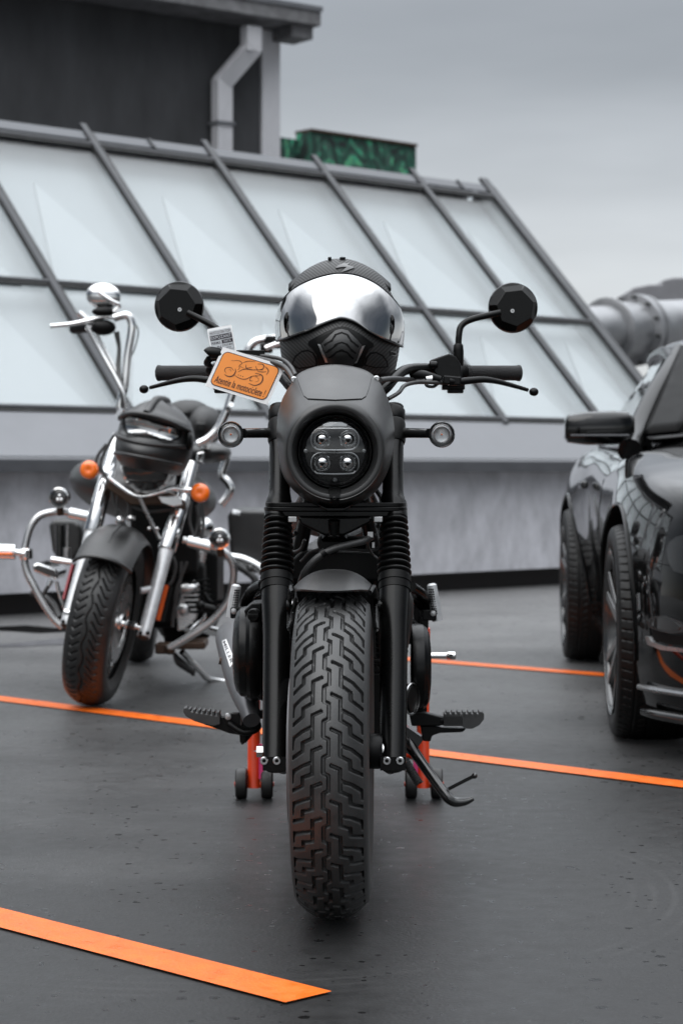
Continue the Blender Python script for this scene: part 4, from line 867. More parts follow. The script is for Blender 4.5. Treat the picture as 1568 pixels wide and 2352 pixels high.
# alternator cover (photo right)
c = at(945, 1532, 4.78)
ac = MB(); ac.lathe([(.098, .0), (.100, .012), (.097, .026), (.094, .028), (.090, .034), (.078, .040), (.05, .043), (0, .044)], c, (1, 0, 0), 56); ac.prism([(938, 1424), (952, 1428), (972, 1446), (979, 1468), (979, 1480), (938, 1480)], 4.80, .1)
alt = part('alternator_cover', ac, M['satin'], bk, ang=30)
part('cover_badge_ring', MB().lathe([(.0345, .0), (.0365, .002), (.0365, .004), (.0345, .006), (.034, .003), (.0345, 0)], at(942, 1605, 4.66), (1, -.55, 0), 40), M['steel'], alt)
part('cover_bolt', MB().hexb(at(957, 1543, 4.69), (1, -.3, 0), .006, .008), M['steel'], alt)
part('oil_filter', MB().lathe([(0, -.012), (.030, -.010), (.033, 0), (.033, .05), (0, .05)], at(938, 1605, 4.66), (.4, -1, 0) if 0 else (-1, .4, 0), 28), M['plastic'], bk)
part('engine_brackets', MB().box(at(862, 1370, 4.5), (.07, .02, .01)).box(at(858, 1518, 4.42), (.04, .02, .008)).cyl(at(862, 1537, 4.44), at(862, 1537, 4.42), .008).box(at(660, 1610, 4.5), (.05, .05, .12)).box(at(872, 1620, 4.5), (.05, .05, .14)), M['plastic'], bk, bev=.002)
# muffler
m0 = at(578, 1655, 4.74); 
mfl = MB(); mfl.tube([m0, at(571, 1625, 4.78), at(563, 1592, 4.86), at(556, 1555, 4.95), at(549, 1515, 5.08), at(541, 1480, 5.25), at(537, 1466, 5.42), at(536, 1464, 5.44)], [.020, .024, .033, .041, .046, .0475, .0475, .040], 36, 5)
mf = part('muffler', mfl, M['grey'], bk, ang=60); mbv = bvh_of(mfl)
lb = [(511, 1474), (520, 1468.5), (539, 1515), (536, 1524), (529, 1533)]
part('maker_plate', plate(MB(), mbv, lb, .0015, 4, 5.1), M['white'], mf)
v_, f_ = txt('MILLER', True); P0, P1, P2 = V((513, 1476)), V((531, 1526)), V((520, 1472)); vs = []
for p in v_:
    q = P0+(P1-P0)*(1-p[0])*0+(P1-P0)*p[0]+(P2-P0)*p[1]*.9
    h = mbv.ray_cast(V((0, 0, CH)), ray(q.x, q.y)); h = h if h[0] else mbv.find_nearest(at(q.x, q.y, 5.1)); vs.append(h[0]+(h[1] if h[1].y < 0 else -h[1])*.0028)
part('maker_lettering', MB().add(vs, f_), M['ink'], mf, ang=0)
part('exhaust_bolt', MB().cyl(at(504, 1517, 5.05), at(515, 1520, 5.05), .009, seg=8), M['brownmetal'], bk)

# rear (passenger) pegs, folded up
for sg in (-1, 1):
    if sg < 0: a_, b_, mo_ = at(543, 1346, 5.0), at(531, 1418, 5.0), at(546, 1407, 5.0)
    else: a_, b_, mo_ = at(991, 1344, 5.0), at(1004, 1426, 5.0), at(985, 1412, 5.0)
    e = (b_-a_).normalized()
    pm = MB(); pm.tube([a_-e*.004, a_, a_*.5+b_*.5, b_], [.007, .0115, .0135, .0125], 20); pg = part('passenger_peg', pm, M['cast'], bk)
    st_ = MB()
    for i in range(11):
        for j in range(3):
            p = a_+e*(.010+i*.0058)+V((-sg*.004+(-sg)*(j-1)*.0045*1.0+sg*.0, -.0122, 0)); st_.ell(p, (.0022, .0015, .0024), 8, 6)
    part('peg_studs', st_, M['plastic'], pg)
    hm = MB(); hm.box(mo_, (.034, .034, .026)); hm.box(mo_+V((-sg*.012, .0, -.018)), (.02, .03, .03)); hm.box(mo_+V((-sg*.022, .02, .0)), (.03, .02, .05)); part('peg_hinge', hm, M['plastic'], pg, bev=.003)
    part('peg_pin', MB().lathe([(0, -.004), (.006, -.003), (.0078, 0), (.0078, .004)], mo_+V((sg*.008, -.0185, .004)), (0, 1, 0), 20), M['alloy'], pg)
hg = MB()
hg.tube([at(945, 1348, 4.9), at(965, 1362, 4.95), at(979, 1380, 5.0), at(982, 1412, 5.02)], .0125, 14, 5); hg.tube([at(943, 1372, 4.95), at(962, 1386, 5.0), at(975, 1402, 5.02)], .010, 14, 5)
hg.tube([at(604, 1342, 4.9), at(584, 1352, 4.95), at(567, 1375, 5.0), at(560, 1400, 5.02)], .0125, 14, 5); hg.tube([at(604, 1368, 4.95), at(582, 1385, 5.0), at(570, 1398, 5.02)], .008, 14, 5); hg.box(at(972, 1425, 5.02), (.02, .03, .05))
part('peg_hanger', hg, M['satin'], bk)
# rider pegs
def peg(pts, rr, teeth, tx, sgn):
    m_ = MB(); m_.tube([at(*p) for p in pts], rr, 14, 4); 
    return m_
pl_ = MB(); pl_.prism([(422, 1626), (428, 1626), (434, 1634), (470, 1640), (506, 1646), (506, 1664), (490, 1668), (470, 1664), (445, 1656), (428, 1646), (421, 1636)], 4.80, .05)
for i in range(7): pl_.box(at(437+i*11, 1633+i*1.1, 4.825), (.0062, .05, .016))
p1_ = part('rider_peg', pl_, M['rubber'], bk, bev=.002)
pb = MB(); pb.prism([(488, 1650), (520, 1648), (532, 1640), (548, 1640), (558, 1655), (590, 1655), (596, 1680), (560, 1690), (525, 1684), (495, 1672), (468, 1664), (470, 1658)], 4.81, .035); pb.prism([(550, 1684), (565, 1684), (563, 1706), (556, 1711), (551, 1704)], 4.82, .02); pb.box(at(556, 1620, 4.84), (.012, .02, .09)); pb.tube([at(525, 1662, 4.80), at(560, 1682, 4.79), at(592, 1672, 4.79), at(585, 1650, 4.80)], .008, 10, 5)
part('peg_bracket', pb, M['plastic'], p1_, bev=.003)
part('bracket_bolt', MB().lathe([(0, -.005), (.007, -.004), (.0085, 0), (.0085, .004)], at(524, 1646, 4.808), (0, 1, 0), 20), M['alloy'], p1_)
part('brake_pedal', MB().tube([at(560, 1700, 4.85), at(575, 1682, 4.83), at(590, 1655, 4.80), at(585, 1622, 4.78)], .008, 10, 5).box(at(590, 1640, 4.77), (.03, .02, .02)), M['plastic'], bk)
part('shock_spring_tag', MB().box(at(568, 1612, 4.79), (.004, .004, .016)), M['red'], bk)
part('linkage', MB().cyl(at(573, 1606, 4.79), at(573, 1650, 4.79), .004).cyl(at(573, 1606, 4.79), at(573, 1622, 4.79), .0065), M['steel'], bk)
pr_ = MB(); pr_.prism([(1020, 1640), (1100, 1640), (1106, 1635), (1111, 1639), (1111, 1652), (1100, 1666), (1084, 1674), (1070, 1674), (1060, 1668), (1018, 1668)], 4.80, .05)
for i in range(7): pr_.box(at(1027+i*12.4, 1639, 4.825), (.0072, .05, .014))
for i in range(9): pr_.box(at(1024+i*4.6, 1655, 4.798), (.0022, .006, .022))
p2_ = part('rider_peg', pr_, M['rubber'], bk, bev=.002)
pb = MB(); pb.prism([(940, 1642), (975, 1637), (1018, 1648), (1020, 1664), (1008, 1668), (945, 1668)], 4.81, .035); pb.prism([(965, 1668), (1000, 1668), (1016, 1672), (1070, 1674), (1062, 1682), (1010, 1684), (992, 1690), (988, 1704), (970, 1702)], 4.82, .03); pb.cyl(at(1008, 1655, 4.82), at(1022, 1655, 4.82), .011)
part('peg_bracket', pb, M['plastic'], p2_, bev=.003)
part('gear_plate', MB().prism([(950, 1560), (972, 1560), (980, 1600), (980, 1640), (950, 1655)], 4.86, .03), M['satin'], bk, bev=.004)
# side stand
ss = MB(); ss.tube([at(930, 1692, 4.84), at(942, 1712, 4.83), at(960, 1740, 4.82), at(985, 1775, 4.80), at(1012, 1812, 4.78), at(1028, 1832, 4.77), at(1045, 1842, 4.77), at(1068, 1841, 4.77), at(1087, 1834, 4.77)], [.014, .0135, .0125, .012, .012, .0125, .012, .009, .005], 12, 5)
ss.box(at(938, 1700, 4.85), (.05, .05, .05), Matrix.Rotation(.6, 3, 'Y')); sso = part('side_stand', ss, M['gloss'], bk, ang=50)
part('stand_tang', MB().tube([at(1030, 1812, 4.77), at(1055, 1799, 4.76), at(1087, 1783, 4.75)], .0042, 10).ell(at(1089, 1782, 4.75), (.0068, .0068, .0068), 14, 10), M['gloss'], sso)
hx = MB(); a_ = at(929, 1746, 4.80); b_ = at(962, 1800, 4.79); d_ = b_-a_; n1 = d_.cross(V((0, 1, 0))).normalized(); n2_ = d_.normalized().cross(n1); hpts = [a_+d_*(i/168)+(n1*math.cos(i*.5236)+n2_*math.sin(i*.5236))*.0085 for i in range(169)]
hx.tube(hpts, .0022, 6); part('return_spring', hx, M['rubber'], sso)

# ---------------- paddock stand under the rear wheel
pd = thing('paddock_stand', 'red-orange tubular paddock stand on small black wheels holding up the rear of the middle motorcycle', 'stand', (-.005, 5.5, 0))
for k, (xm, w1, w2, yt, rr_) in enumerate(((583, 554.5, 613.5, 1500, .0165), (971, 943.5, 1002, 1487, .0165))):
    fm_ = MB(); a_ = at(xm, 1806, 5.47); t_ = at(xm+4, yt, 5.50); fm_.tube([V((a_.x, a_.y, .03)), V((a_.x, a_.y, .06)), V((a_.x, a_.y+.01, .30)), V((t_.x, t_.y, .34))], [.02, rr_, rr_, .013], 20)
    fm_.box(V((t_.x+(.001 if k == 0 else .007), t_.y, .37)), (.012, .05, .15)) if 1 else None
    up = part('upright', fm_, M['red'], pd, ang=50)
    ax_ = MB(); ax_.cyl(at(w1-16, 1801, 5.47), at(w2+16, 1801, 5.47), .0065); ax_.tube([at(w1+14, 1801, 5.47), at(w2-14, 1801, 5.47)], .010, 14); part('wheel_axle', ax_, M['red'], pd)
    for x in (w1, w2):
        w_ = MB(); w_.lathe([(.012, -.015), (.035, -.015), (.0395, -.012), (.0405, 0), (.0395, .012), (.035, .015), (.012, .015)], V((at(x, 1801, 5.47).x, 5.47, .0405)), (1, 0, 0), 36); part('castor_wheel', w_, M['rubber2'], pd)
    part('hub_strap', MB().box(V((a_.x+(.02 if k == 0 else -.02), 5.455, .10)), (.012, .01, .09)), M['pink'], pd)
cr_ = MB(); l_ = at(583, 1760, 5.5); r_ = at(971, 1760, 5.5); cr_.tube([(l_.x, 5.49, .085), (l_.x+.02, 5.72, .085), (l_.x+.08, 5.86, .085), (0, 5.90, .085), (r_.x-.08, 5.86, .085), (r_.x-.02, 5.72, .085), (r_.x, 5.49, .085)], .0165, 16, 6); cr_.cyl((l_.x, 5.60, .1), (r_.x, 5.60, .1), .014); part('cross_tube', cr_, M['red'], pd)
part('lift_pin', MB().cyl(at(980, 1506, 5.5), at(1046, 1506, 5.5), .0085).lathe([(.0085, 0), (.011, .002), (.011, .02), (.0085, .024)], at(1046, 1506, 5.5), (-1, 0, 0), 20), M['chrome'], pd)
part('handle_tube', MB().tube([(0, 5.90, .085), (0, 6.1, .09), (0, 6.35, .14), (0, 6.55, .2)], .015, 14, 4), M['red'], pd)
# ================================================================ HELMET ON THE TANK
def itab(T, x):
    if x <= T[0][0]: return T[0][1]
    for (a, b), (c, d) in zip(T[:-1], T[1:]):
        if x <= c: u = (x-a)/(c-a); return b+(d-b)*u
    return T[-1][1]
def stab(T, x):
    "smooth (monotone-ish) table lookup"
    n = len(T)
    if x <= T[0][0]: return T[0][1]
    if x >= T[-1][0]: return T[-1][1]
    for i in range(n-1):
        if x <= T[i+1][0]:
            x0, y0 = T[i]; x1, y1 = T[i+1]; h = x1-x0; u = (x-x0)/h
            m0 = ((y1-T[i-1][1])/(x1-T[i-1][0]) if i > 0 else (y1-y0)/h)*h; m1 = ((T[i+2][1]-y0)/(T[i+2][0]-x0) if i+2 < n else (y1-y0)/h)*h
            return (2*u**3-3*u*u+1)*y0+(u**3-2*u*u+u)*m0+(-2*u**3+3*u*u)*y1+(u**3-u*u)*m1
HY = 4.66; HK = HY/FPX; HO = at(780, 735, HY)
HWT = [(594, 0), (596, 20), (600, 36), (608, 56), (618, 73), (630, 87), (645, 99.5), (665, 113), (685, 124), (705, 131), (725, 136), (744, 138.5), (776, 139), (804, 136.5), (835, 131), (867, 124), (892, 117)]
def hs(u, y, off=0):
    w = stab(HWT, y); w = w*HK; z = (735-y)*HK; n = 1.0
    fr_ = w*1.16 if y > 640 else w*(1.16)
    ch = .030*math.exp(-((y-812)/52)**2)*max(0, math.cos(u))**3 if math.cos(u) > 0 else 0
    yy = -(fr_*math.cos(u)+ch) if math.cos(u) > 0 else -w*1.22*math.cos(u)
    p = V((w*math.sin(u), yy, z)); q = V((math.sin(u)*math.cos(0), -math.cos(u), max(-.3, min(1.5, z/.12))*.8)).normalized()
    return HO+p+q*off
hel = thing('full_face_helmet', 'carbon weave full-face helmet with silver mirror visor resting on the tank of the middle motorcycle', 'helmet', tuple(HO-V((0, 0, .15))))
ys = [594+.02*i*i*1.2 for i in range(0, 26)]; ys = [594+(892-594)*(i/46)**1.6 for i in range(47)]
hm_ = MB().grid(lambda u, v: hs(2*math.pi*u, ys[min(46, round(v*46))]), 96, 47, True)
shell = part('helmet_shell', hm_, M['carbon'], hel, ang=60)
hbv = bvh_of(hm_)
VT = [(-147, 724), (-138, 706), (-122, 692), (-97, 671), (-62, 655), (-26, 645), (0, 642), (38, 646), (78, 663), (112, 690), (135, 714), (147, 730)]
VB = [(-147, 772), (-138, 783), (-117, 784), (-93, 777), (-65, 769), (-40, 758), (-14, 748), (3, 744), (20, 747), (38, 755), (63, 772), (90, 785), (115, 793), (138, 795), (147, 775)]
def visf(u, v):
    s = -1+2*u; uu = s*R(97); sn = math.sin(max(-math.pi/2, min(math.pi/2, uu))); t = 690; b = 770
    for _ in range(14): t = .5*t+.5*stab(VT, stab(HWT, t)*sn); b = .5*b+.5*stab(VB, stab(HWT, b)*sn)
    if abs(uu) > R(90): m_ = (t+b)/2; k = .8; t = m_+(t-m_)*k; b = m_+(b-m_)*k
    return hs(uu, b+(t-b)*v, .0065+.002*math.sin(math.pi*v))
vm = MB().grid(visf, 110, 22); part('visor', vm, M['mirror'], hel, ang=80, solid=.0018)
def rimf(e): return [visf(i/80, e) for i in range(81)]
part('visor_seal', MB().tube(rimf(0.0), .0022, 8).tube(rimf(1.0), .0018, 8), M['plastic'], hel)
H9 = lambda P: [(627.4+.1982*x, 585.6+.1982*y) for x, y in P]
def hp(name, P, m, off, step=4, lab=None): return part(name, plate(MB(), hbv, H9(P), off, step, 4.5), M[m], hel, ang=35)
hp('chin_guard', [(415, 1020), (425, 1000), (480, 970), (600, 905), (720, 850), (800, 835), (870, 850), (1000, 920), (1150, 1030), (1150, 1062), (1100, 1085), (1062, 1160), (1035, 1285), (530, 1285), (512, 1160), (455, 1070), (418, 1050)], 'plastic', .0035)
hp('chin_vent', [(500, 985), (720, 885), (790, 868), (860, 885), (1080, 1020), (975, 1215), (900, 1285), (680, 1285), (620, 1210)], 'deep', .0042)
hp('vent_cover', [(578, 1030), (725, 895), (790, 880), (855, 895), (1002, 1045), (950, 1200), (905, 1265), (870, 1290), (715, 1290), (680, 1265), (640, 1205)], 'matte', .0085, 3)
def strokepoly(pts, w):
    a = []; b = []
    for i, p in enumerate(pts):
        q0 = V(pts[max(i-1, 0)]); q1 = V(pts[min(i+1, len(pts)-1)]); d = (q1-q0).normalized(); n_ = V((-d.y, d.x)); a.append(tuple(V(p)+n_*w/2)); b.append(tuple(V(p)-n_*w/2))
    return a+b[::-1]
for P in ([(605, 1050), (690, 1000), (725, 945), (790, 920), (850, 945), (885, 1000), (965, 1065)], [(625, 1120), (700, 1075), (735, 1040), (790, 1022), (850, 1045), (880, 1085), (940, 1130)], [(650, 1175), (710, 1140), (740, 1110), (790, 1098), (845, 1115), (870, 1145), (915, 1185)]):
    hp('vent_slot', strokepoly(P, 19), 'deep', .0092, 3)
for P in ([(530, 1035), (560, 1040), (640, 1235), (612, 1235)], [(1045, 1050), (1015, 1055), (930, 1245), (958, 1240)]): hp('vent_mesh', P, 'alloy', .0048, 3)
hp('cheek_recess', [(215, 1260), (250, 1170), (330, 1110), (400, 1095), (470, 1130), (505, 1200), (515, 1280), (450, 1300), (300, 1320), (215, 1300)], 'deep', .0006); hp('cheek_panel', [(235, 1262), (270, 1185), (335, 1130), (400, 1118), (455, 1145), (488, 1205), (498, 1270), (440, 1285), (300, 1305)], 'carbon', .0016)
hp('cheek_recess', [(1050, 1280), (1070, 1190), (1120, 1130), (1190, 1120), (1270, 1160), (1320, 1230), (1330, 1300), (1180, 1310)], 'deep', .0006); hp('cheek_panel', [(1068, 1270), (1088, 1205), (1130, 1152), (1190, 1142), (1255, 1175), (1300, 1235), (1308, 1290), (1180, 1298)], 'carbon', .0016)
hp('side_badge', [(1352, 1115), (1415, 1125), (1415, 1168), (1360, 1165)], 'alloy', .002, 2); hp('side_badge_face', [(1358, 1121), (1409, 1130), (1409, 1162), (1365, 1159)], 'deep', .0026, 2)
hp('brow_emblem', [(722, 156), (760, 128), (822, 104), (838, 112), (882, 106), (866, 120), (852, 124), (938, 155), (905, 170), (785, 212), (832, 166), (850, 150), (795, 150), (728, 163)], 'gloss', .003, 2.5)
hp('neck_trim', [(130, 1350), (640, 1395), (1000, 1395), (1392, 1360), (1385, 1395), (1000, 1440), (640, 1440), (140, 1390)], 'plastic', .002)
tv = MB().grid(lambda u, v: HO+V((.112*(2*u-1), -.03+.17*v, .1385-.055*(2*u-1)**2*1.0-.022*(2*v-1)**2)), 30, 14); part('top_vent', tv, M['plastic'], hel, solid=.006, ang=60)
for x in (757, 784, 789): part('vent_tab', MB().box(at(x, 595, 4.62)+V((0, 0, .001)), (.008, .012, .006)), M['plastic'], hel, bev=.001)
for sg in (-1, 1): part('visor_pivot', MB().ell(hs(sg*R(97), 741, .006), (.004, .012, .015), 16, 10), M['orange_lens'], hel)
drp = MB(); rr_ = random.Random(5)
for k in range(60):
    u = rr_.uniform(.15, .85); v = rr_.uniform(.1, .95); p = visf(u, v); r = rr_.uniform(.0004, .0010); drp.ell(p+(p-HO).normalized()*.001, (r, r, r*1.2), 7, 5)


# ================================================================ EXHIBITOR STICKER AND WARNING CARD
def bent(quad, nu=24, nv=14, amp=.006, th=0):
    BL, BR, TL = quad; e1 = BR-BL; e2 = TL-BL
    return [[BL+e1*(i/nu)+e2*(j/nv)+V((0, amp*math.sin(math.pi*i/nu)+th, 0)) for j in range(nv+1)] for i in range(nu+1)]
def card(name, quad, m, label, cat, amp):
    mb = MB(); nu, nv = 24, 14
    mb.grid(lambda u, v: bent(quad, nu, nv, amp)[round(u*nu)][round(v*nv)], nu+1, nv+1)
    return mb
cq = (at(471, 886, 4.44), at(614.5, 930, 4.44), at(512, 797, 4.44))
root = thing('warning_card', 'orange and white card reading Atentie la motociclete tucked under the clutch cables of the handlebar', 'card', tuple(cq[0]))
AM = .0
e1, e2 = cq[1]-cq[0], cq[2]-cq[0]; nn = V((0, -1, 0))
def cpl(mb, uv, lift, mi=0):
    P = [cq[0]+e1*u+e2*v+nn*lift for u, v in uv]; k = len(P); Q = [p-nn*.0008 for p in P]
    return mb.add(P+Q, [tuple(range(k)), tuple(range(2*k-1, k-1, -1))]+[(i, i+k, (i+1) % k+k, (i+1) % k) for i in range(k)], mi)
def rr2(u0, v0, u1, v1, r, asp=1.55):
    o = []
    for cu, cv, a in ((u1-r/asp, v1-r, 0), (u0+r/asp, v1-r, 90), (u0+r/asp, v0+r, 180), (u1-r/asp, v0+r, 270)):
        for i in range(7): t = R(a+15*i); o.append((cu+r/asp*math.cos(t), cv+r*math.sin(t)))
    return o
part('card_sheet', cpl(MB(), [(0, 0), (1, 0), (1, 1), (0, 1)], 0), M['white'], root, ang=0)
part('card_border', cpl(MB(), rr2(.045, .07, .945, .93, .13), .0009), M['ink'], root, ang=0)
part('orange_field', cpl(MB(), rr2(.057, .088, .933, .912, .115), .0016), M['cardorange'], root, ang=0)
lt = text_on(MB(), cq, 'Atentie la motociclete !', (.10, .145, .89, .32), .0024, True); part('card_lettering', lt, M['ink'], root, ang=0)
mt = MB()
W2 = lambda P: [((x), (y)) for x, y in P]
for P, w in (([(.20, .44), (.155, .50), (.165, .58), (.235, .61), (.29, .56)], .011), ([(.18, .40), (.25, .38), (.31, .43), (.325, .54), (.30, .62)], .020), ([(.255, .52), (.235, .56), (.20, .53)], .006),
             ([(.64, .46), (.60, .44), (.585, .52), (.62, .58), (.69, .60)], .011), ([(.60, .36), (.70, .36), (.77, .45), (.775, .57), (.73, .66), (.62, .66)], .020), ([(.68, .44), (.72, .49), (.70, .56), (.65, .56)], .006),
             ([(.33, .46), (.42, .42), (.52, .44), (.60, .56), (.74, .66)], .012), ([(.18, .78), (.30, .84), (.36, .80), (.34, .72), (.42, .70)], .010), ([(.36, .80), (.44, .90), (.55, .94)], .010), ([(.43, .80), (.46, .72), (.54, .78)], .014),
             ([(.36, .56), (.44, .68), (.56, .72), (.72, .80)], .014), ([(.60, 1-.10), (.68, .93), (.71, .84), (.66, .76)], .016), ([(.58, .84), (.63, .76), (.70, .80)], .010), ([(.72, .90), (.80, .82), (.80, .70)], .014), ([(.64, .72), (.72, .74), (.78, .78)], .012), ([(.34, .60), (.36, .66), (.33, .70)], .008)):
    quad_stroke(mt, cq, [(.03+x*.95, .02+y*.93) for x, y in P], w*.6, .0024)
for u in (.40, .435, .47): quad_stroke(mt, cq, [(u-.006, .475), (u+.006, .472)], .008, .0024, sm=0, taper=False)
part('motorcycle_drawing', mt, M['ink'], root, ang=0)
sq = (at(487, 819, 4.455), at(543.5, 808, 4.455), at(475.5, 757.5, 4.455))
root = thing('exhibitor_sticker', 'small silver exhibitor permit sticker standing up behind the cable above the orange card', 'sticker', tuple(sq[0]))
cq = sq; e1, e2 = cq[1]-cq[0], cq[2]-cq[0]
part('sticker_sheet', cpl(MB(), rr2(0, 0, 1, 1.02, .05, 1), 0), M['white'], root, ang=0)
part('silver_field', cpl(MB(), rr2(.05, .04, .95, .93, .06, 1), .0009), M['foil'], root, ang=0)
bm_ = MB(); cpl(bm_, [(.06, .56), (.94, .56), (.94, .74), (.06, .74)], .0016); cpl(bm_, [(.50, .40), (.94, .40), (.94, .53), (.50, .53)], .0016)
part('dark_bands', bm_, M['ink'], root, ang=0)
wt = MB(); text_on(wt, sq, 'EXPOZANT', (.09, .59, .91, .71), .0022); text_on(wt, sq, 'DATA', (.58, .425, .86, .505), .0022); part('white_lettering', wt, M['foil'], root, ang=0)
bt_ = MB(); text_on(bt_, sq, 'HUSTLE ON TOP', (.09, .78, .91, .88), .0018); text_on(bt_, sq, 'PERMIS', (.08, .41, .44, .50), .0018); text_on(bt_, sq, '# 86', (.10, .17, .46, .34), .0018); text_on(bt_, sq, '24-25 MAI', (.54, .29, .90, .36), .0018); text_on(bt_, sq, '2025', (.62, .19, .82, .25), .0018); text_on(bt_, sq, 'ORG.RO', (.40, .06, .80, .13), .0018)
for a, b, c, d in ((.50, .15, .94, .158), (.50, .15, .51, .40), (.93, .15, .94, .40)): cpl(bt_, [(a, b), (c, b), (c, d), (a, d)], .0018)
part('dark_lettering', bt_, M['ink'], root, ang=0)

# ================================================================ CHROME CRUISER (photo left)
cz = thing('chrome_cruiser', 'black touring cruiser with chrome fork, crash bar and amber turn signals parked on the left', 'motorcycle', (-.86, 8.4, 0))
PS, LE = R(5), R(11)
CW = WF((0, 0, 0), PS, LE)
cc0 = at(240, 1424, 7.62); CW.c = cc0
RRR = .315
cwm = part('front_wheel', ringp(MB(), CW, [(-.055, .215), (-.045, .20), (.045, .20), (.055, .215), (.05, .195), (-.05, .195), (-.055, .215)]), M['wheelblack'], cz)
tm = MB(); tyre(tm, CW, RRR, .074, .032, 20, arrow_tread, .0026, .006, 26, 56, .080, .212); part('tyre', tm, M['rubber2'], cwm, ang=55)
sp = MB()
for k in range(5):
    for d in (-.11, .11): sp.beam(CW.p(.02, .04, k*1.2566), CW.p(.035, .20, k*1.2566+d), .03, .016, up=tuple(CW.a))
part('spokes', sp, M['chrome'], cwm, bev=.003)
part('hub', MB().lathe([(0, -.07), (.035, -.07), (.04, 0), (.035, .07), (0, .07)], CW.c, CW.a), M['chrome'], cwm)
part('brake_disc', MB().lathe([(.095, .062), (.145, .062), (.145, .067), (.095, .067), (.095, .062)], CW.c, CW.a, 60).lathe([(.04, .06), (.07, .065), (.098, .064), (.098, .06), (.04, .055)], CW.c, CW.a, 40), M['steel'], cwm)
part('axle', MB().cyl(CW.p(-.15, 0, 0), CW.p(.165, 0, 0), .012).cyl(CW.p(.085, 0, 0), CW.p(.12, 0, 0), .02), M['chrome'], cwm)
LB, LT = at(153, 1436, 7.63), at(212, 1222, 7.80); LU = at(248, 1085, 7.90)
RB, RT_ = at(330, 1462, 7.60), at(383, 1262, 7.76); RU = at(419, 1150, 7.85)
for sg, (a_, b_, c_) in ((-1, (LB, LT, LU)), (1, (RB, RT_, RU))):
    e = (b_-a_).normalized(); g = MB(); g.tube([a_-e*.004, a_, a_+e*.03, a_*.5+b_*.5, b_], [.022, .0245, .0235, .0245, .0265], 24)
    mx_ = a_*.45+b_*.55; g.cyl(mx_, mx_+V((.055*(1 if sg < 0 else -1), -.02, -.008)), .013)
    lg = part('fork_leg', g, M['cast'], cz)
    part('fork_cover', MB().tube([b_-e*.005, b_, c_, c_+e*.02], [.031, .0335, .029, .024], 28), M['chrome'], cz)
    part('upper_tube', MB().tube([c_, c_+e*.16], .025, 20), M['chrome'], cz)
    pbm = MB()
    for x in (-.012, .014): pbm.lathe([(.007, 0), (.007, -.005), (.003, -.005), (0, -.002)], a_+e*.016+V((x, -.024, 0)), (0, 1, 0), 14)
    part('pinch_bolts', pbm, M['deep'], lg)
    part('fork_foot', MB().tube([a_-e*.012, a_-e*.004], [.012, .021], 20), M['brownmetal'], lg)
part('side_reflector', MB().beam(at(363, 1425, 7.68), at(383, 1345, 7.74), .012, .012), mat('orange_red_reflector', (.55, .09, .02), .3), cz)
part('side_reflector', MB().beam(at(147, 1377, 7.8), at(168, 1297, 7.86), .008, .012), mat('wine_red_reflector', (.25, .02, .03), .3), cz)
part('reflector_backing', MB().beam(at(371, 1428, 7.69), at(392, 1347, 7.75), .018, .01).beam(at(156, 1375, 7.81), at(176, 1295, 7.87), .014, .01), M['deep'], cz)
ff = MB(); fend(CW, .352, .104, -1.25, .84, .05, ff, flare=.012, nv=31)
cf = part('front_fender', ff, M['matte'], cz)
rg_ = MB(); rg_.tube([CW.p(0, .353, -1+i*.1) for i in range(17)], .006, 8); part('fender_ridge', rg_, M['matte'], cf)
lip = MB(); lip.tube([CW.p(.105*s, .353+.012-.05*abs(s)**2.6, .84) for s in [-1+.1*i for i in range(21)]], .007, 8); part('fender_lip', lip, M['matte'], cf)
# headlight + nacelle
hcc = at(339, 1072, 7.74); fx = V((-.22, -1, -.08)).normalized()
hn = part('headlight', MB().lathe([(.0, .16), (.06, .15), (.085, .10), (.095, .03), (.098, .0), (.102, -.004), (.098, -.012), (.090, -.014), (.088, -.008)], hcc, -fx, 48), M['chrome'], cz)
part('headlight_lens', MB().lathe([(.088, -.010), (.06, -.022), (.03, -.027), (0, -.028)], hcc, -fx, 40), M['glassdark'], hn)
part('headlight_bulb', MB().ell(hcc-fx*(-.024)+V((.03, 0, -.02)), (.012, .006, .012), 12, 8), M['chrome'], hn)
br_ = MB(); br_.tube([at(206, 1080, 7.86), at(232, 1083, 7.86), at(250, 1088, 7.86)], .012, 14, 4); br_.tube([at(250, 1098, 7.8), at(300, 1133, 7.68), at(330, 1140, 7.66), at(370, 1130, 7.66), at(400, 1122, 7.68), at(430, 1126, 7.68), at(455, 1131, 7.70)], [.008, .006, .006, .007, .011, .012, .012], 14, 5)
part('signal_bar', br_, M['chrome'], cz)
for x, y, Y in ((206, 1079, 7.80), (460, 1132, 7.66)):
    ts = part('turn_signal', MB().lathe([(0, .035), (.02, .03), (.032, .014), (.0355, .0), (.0355, -.004)], at(x, y, Y), (.1, 1, 0), 32), M['chrome'], cz)
    part('amber_lens', MB().lathe([(.0352, -.003), (.033, -.011), (.024, -.019), (.012, -.020), (.006, -.017), (0, -.016)], at(x, y, Y), (.1, 1, 0), 36), M['orange_lens'], ts, ang=70)
part('lower_yoke', MB().prism([(248, 1098), (300, 1130), (385, 1128), (425, 1150), (425, 1172), (380, 1160), (300, 1160), (246, 1122)], 7.80, .08), M['brownmetal'], cz, bev=.006)
part('yoke_trim', MB().prism([(362, 1140), (415, 1142), (420, 1160), (398, 1164), (372, 1156)], 7.76, .03), M['chrome'], cz, bev=.004)
part('diagonal_stay', MB().cyl(at(305, 1110, 7.75), at(367, 1238, 7.78), .007), M['steel'], cz)
part('stay_bolts', MB().ell(at(343, 1214, 7.75), (.008,)*3, 10, 8).ell(at(361, 1214, 7.75), (.008,)*3, 10, 8).ell(at(276, 1195, 7.8), (.018, .014, .018), 12, 8).ell(at(302, 1190, 7.8), (.018, .014, .012), 12, 8), M['chrome'], cz)
cbz = MB()
